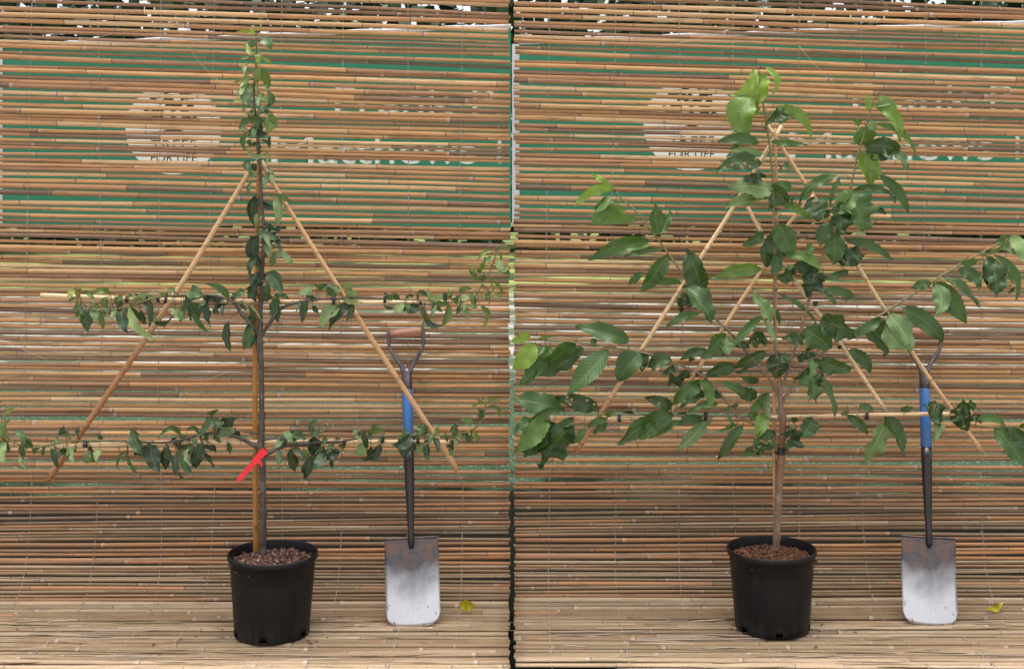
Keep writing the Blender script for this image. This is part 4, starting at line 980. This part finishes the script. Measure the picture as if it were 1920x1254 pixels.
def build_spade():
    root = thing('spade', (0, 0, 0), 'steel spade leaning behind the slanting cane of the small-leaved tree', 'spade', 'spades leaning on the reed wall')
    bl = MB(); nx, nz = 20, 26; Wd, Hb = 0.0885, 0.274
    for j in range(nz + 1):
        v = j / nz
        z = Hb * v
        for i in range(nx + 1):
            u = -1 + 2 * i / nx
            zz = z + (1 - v) ** 3 * (0.010 * u * u + 0.030 * max(0, abs(u) - .72) ** 2 / .0784)
            hw = Wd
            zz = z + 0.009 * u * u * (1 - v) ** 2 + (1 - v) ** 5 * (0.034 - math.sqrt(max(0, 0.034 ** 2 - max(0, abs(u) * Wd - (Wd - .034)) ** 2)))
            bl.v.append((u * hw, -0.010 * (1 - u * u) * (1 - .5 * v) + .006 + 0.012 * math.sin(v * 3.14) * .4, zz)); bl.c.append((.5, 0, .5, 1))
    for j in range(nz):
        for i in range(nx):
            a = j * (nx + 1) + i; bl.f.append((a, a + 1, a + nx + 2, a + nx + 1)); bl.m.append(0)
    bo = bl.build('blade', M_STEEL, root); s_ = bo.modifiers.new('thickness', 'SOLIDIFY'); s_.thickness = .0022; s_.offset = 0
    td = MB(); td.tube([Vector((u * .0892 / 6, .004 - .005 * (1 - (u / 6) ** 2), .2755)) for u in range(-6, 7)], .0026, 8); td.build('tread', M_STEEL, root)
    sh = MB()
    sh.tube([Vector((0, .004, .244)), Vector((0, .0, .252)), Vector((0, -.002, .266)), Vector((0, .0, .30)), Vector((0, .001, .36)), Vector((0, .001, .45)), Vector((0, .001, .52)), Vector((0, .001, .566))],
            [.007, .0095, .0108, .0102, .0122, .0155, .0172, .0172], 18)
    sh.build('shaft', M_SHAFT, root)
    sl_ = MB(); sl_.tube([Vector((0, .001, .564)), Vector((0, .001, .566)), Vector((0, .001, .757)), Vector((0, .001, .759))], [.0166, .0178, .0178, .0168], 22); sl_.build('sleeve', M_BLUE, root)
    yk = MB()
    yk.tube([Vector((0, .001, .757)), Vector((0, .001, .79)), Vector((0, .001, .815)), Vector((0, .001, .832))], [.0172, .0168, .0160, .012], 18)
    for sg in (-1, 1):
        pl = resample([(sg * .006, .001, .80, .0082), (sg * .017, .001, .835, .0075), (sg * .036, .001, .866, .0066), (sg * .053, .001, .893, .006), (sg * .0585, .001, .92, .0058), (sg * .0585, .001, .962, .0058)], .006)
        yk.tube([Vector(q[:3]) for q in pl], [q[3] for q in pl], 10)
    yk.build('yoke', M_YOKE, root)
    gp = MB(); gp.tube([Vector((x, .001, .951)) for x in (-.0545, -.053, -.03, 0, .03, .053, .0545)], [.0135, .0150, .0158, .0162, .0158, .0150, .0135], 20); gp.build('grip', M_GRIP, root)
    for sg in (-1, 1):
        rv = MB(); rv.tube([Vector((sg * .0575, .001, .951)), Vector((sg * .066, .001, .951))], [.0075, .006], 12); rv.build('rivet', M_YOKE, root)
    return root
sp = build_spade()
def copy_tree(o, parent=None):
    c = o.copy(); COL.objects.link(c)
    if parent: c.parent = parent
    for ch in list(o.children): copy_tree(ch, c)
    return c
def pose(o, tx, ty, gx, gy):
    dt = F * H / (ty - YH); a = P(tx, ty, dt); a.z = .007
    b_ = P(gx, gy, D - .035)
    v = (b_ - a).normalized()
    x = Vector((1, 0, 0)); x = (x - v * x.dot(v)).normalized(); y = v.cross(x)
    o.matrix_world = Matrix.Translation(a) @ Matrix((x, y, v)).transposed().to_4x4()
pose(sp, 775, 1179, 761, 628)
sp2 = copy_tree(sp); sp2['label'] = 'steel spade half hidden by leaves of the large-leaved tree'
pose(sp2, 1746, 1177, 1731, 622)

# ------------------------------------------------------------------ fallen yellow leaves
m, t, b = mat('yellow_leaf'); r_, g_, b_, a_ = attr(t); n = noise(t, 45, 4, .6)
c = mix(t, ramp(t, n, [(.45, 0), (.62, .75)]), (0.74, 0.58, 0.02), (0.24, 0.30, 0.02))
c = mix(t, ramp(t, noise(t, 120, 2, .5), [(.66, 0), (.72, .8)]), c, (.10, .05, .02))
t.links.new(c, b.inputs['Base Color']); b.inputs['Roughness'].default_value = .5
M_YL = m
rl = random.Random(3)
def fallen(pts, wpx, label, fold):
    (bx, by), (tx, ty) = pts
    def hit(px, py):
        d = 3.5
        while d < D:
            p = P(px, py, d)
            if p.z <= mat_z(p.y) + .012: return p
            d += .002
        return P(px, py, D - .02)
    a, e = hit(bx, by), hit(tx, ty)
    a += Vector((0, -.004, .006)); e += Vector((0, -.004, .004))
    mb = MB(); leaf(mb, rl, a, e, wpx / F * 3.9, .05, .5, 0, 0, False, 12, roll=.35, fold=fold, wave=.4)
    gap_ = min(v[2] - mat_z(v[1]) - .010 for v in mb.v); mb.v = [(v[0], v[1] , v[2] - gap_) for v in mb.v]
    tag(mb.build('fallen_leaf', M_YL), label, 'fallen leaf', 'yellow leaves fallen on the mat')
fallen(((889, 1146), (859, 1143)), 25, 'rounded yellow fallen leaf beside the small-leaved tree spade blade', .25)
fallen(((1877, 1134), (1845, 1144)), 20, 'curled yellow-green fallen leaf beyond the large-leaved tree spade blade', .7)

rc = random.Random(77); cr = MB()
for (px, py, n_, sp_) in ((410, 1190, 9, 26), (585, 1205, 6, 22), (1378, 1186, 4, 10), (1530, 1196, 6, 24), (640, 1170, 4, 60), (1600, 1190, 5, 70), (250, 1200, 5, 90)):
    for _ in range(n_):
        qx, qy = px + rc.gauss(0, sp_), py + rc.gauss(0, 9)
        d_ = F * (H - .012) / (qy - YH); p = P(qx, qy, d_); p.z = mat_z(p.y) + .0105
        cr.box(p, (rc.uniform(.002, .006), rc.uniform(.001, .003), .0012), Matrix.Rotation(rc.uniform(0, 3), 3, 'Z'), (rc.random(), 0, 0, 1))
tag(cr.build('bark_crumbs', POTS[1][3], smooth=False), 'brown bark crumbs spilled on the reeds round the pots', 'bark crumbs', kind='stuff')
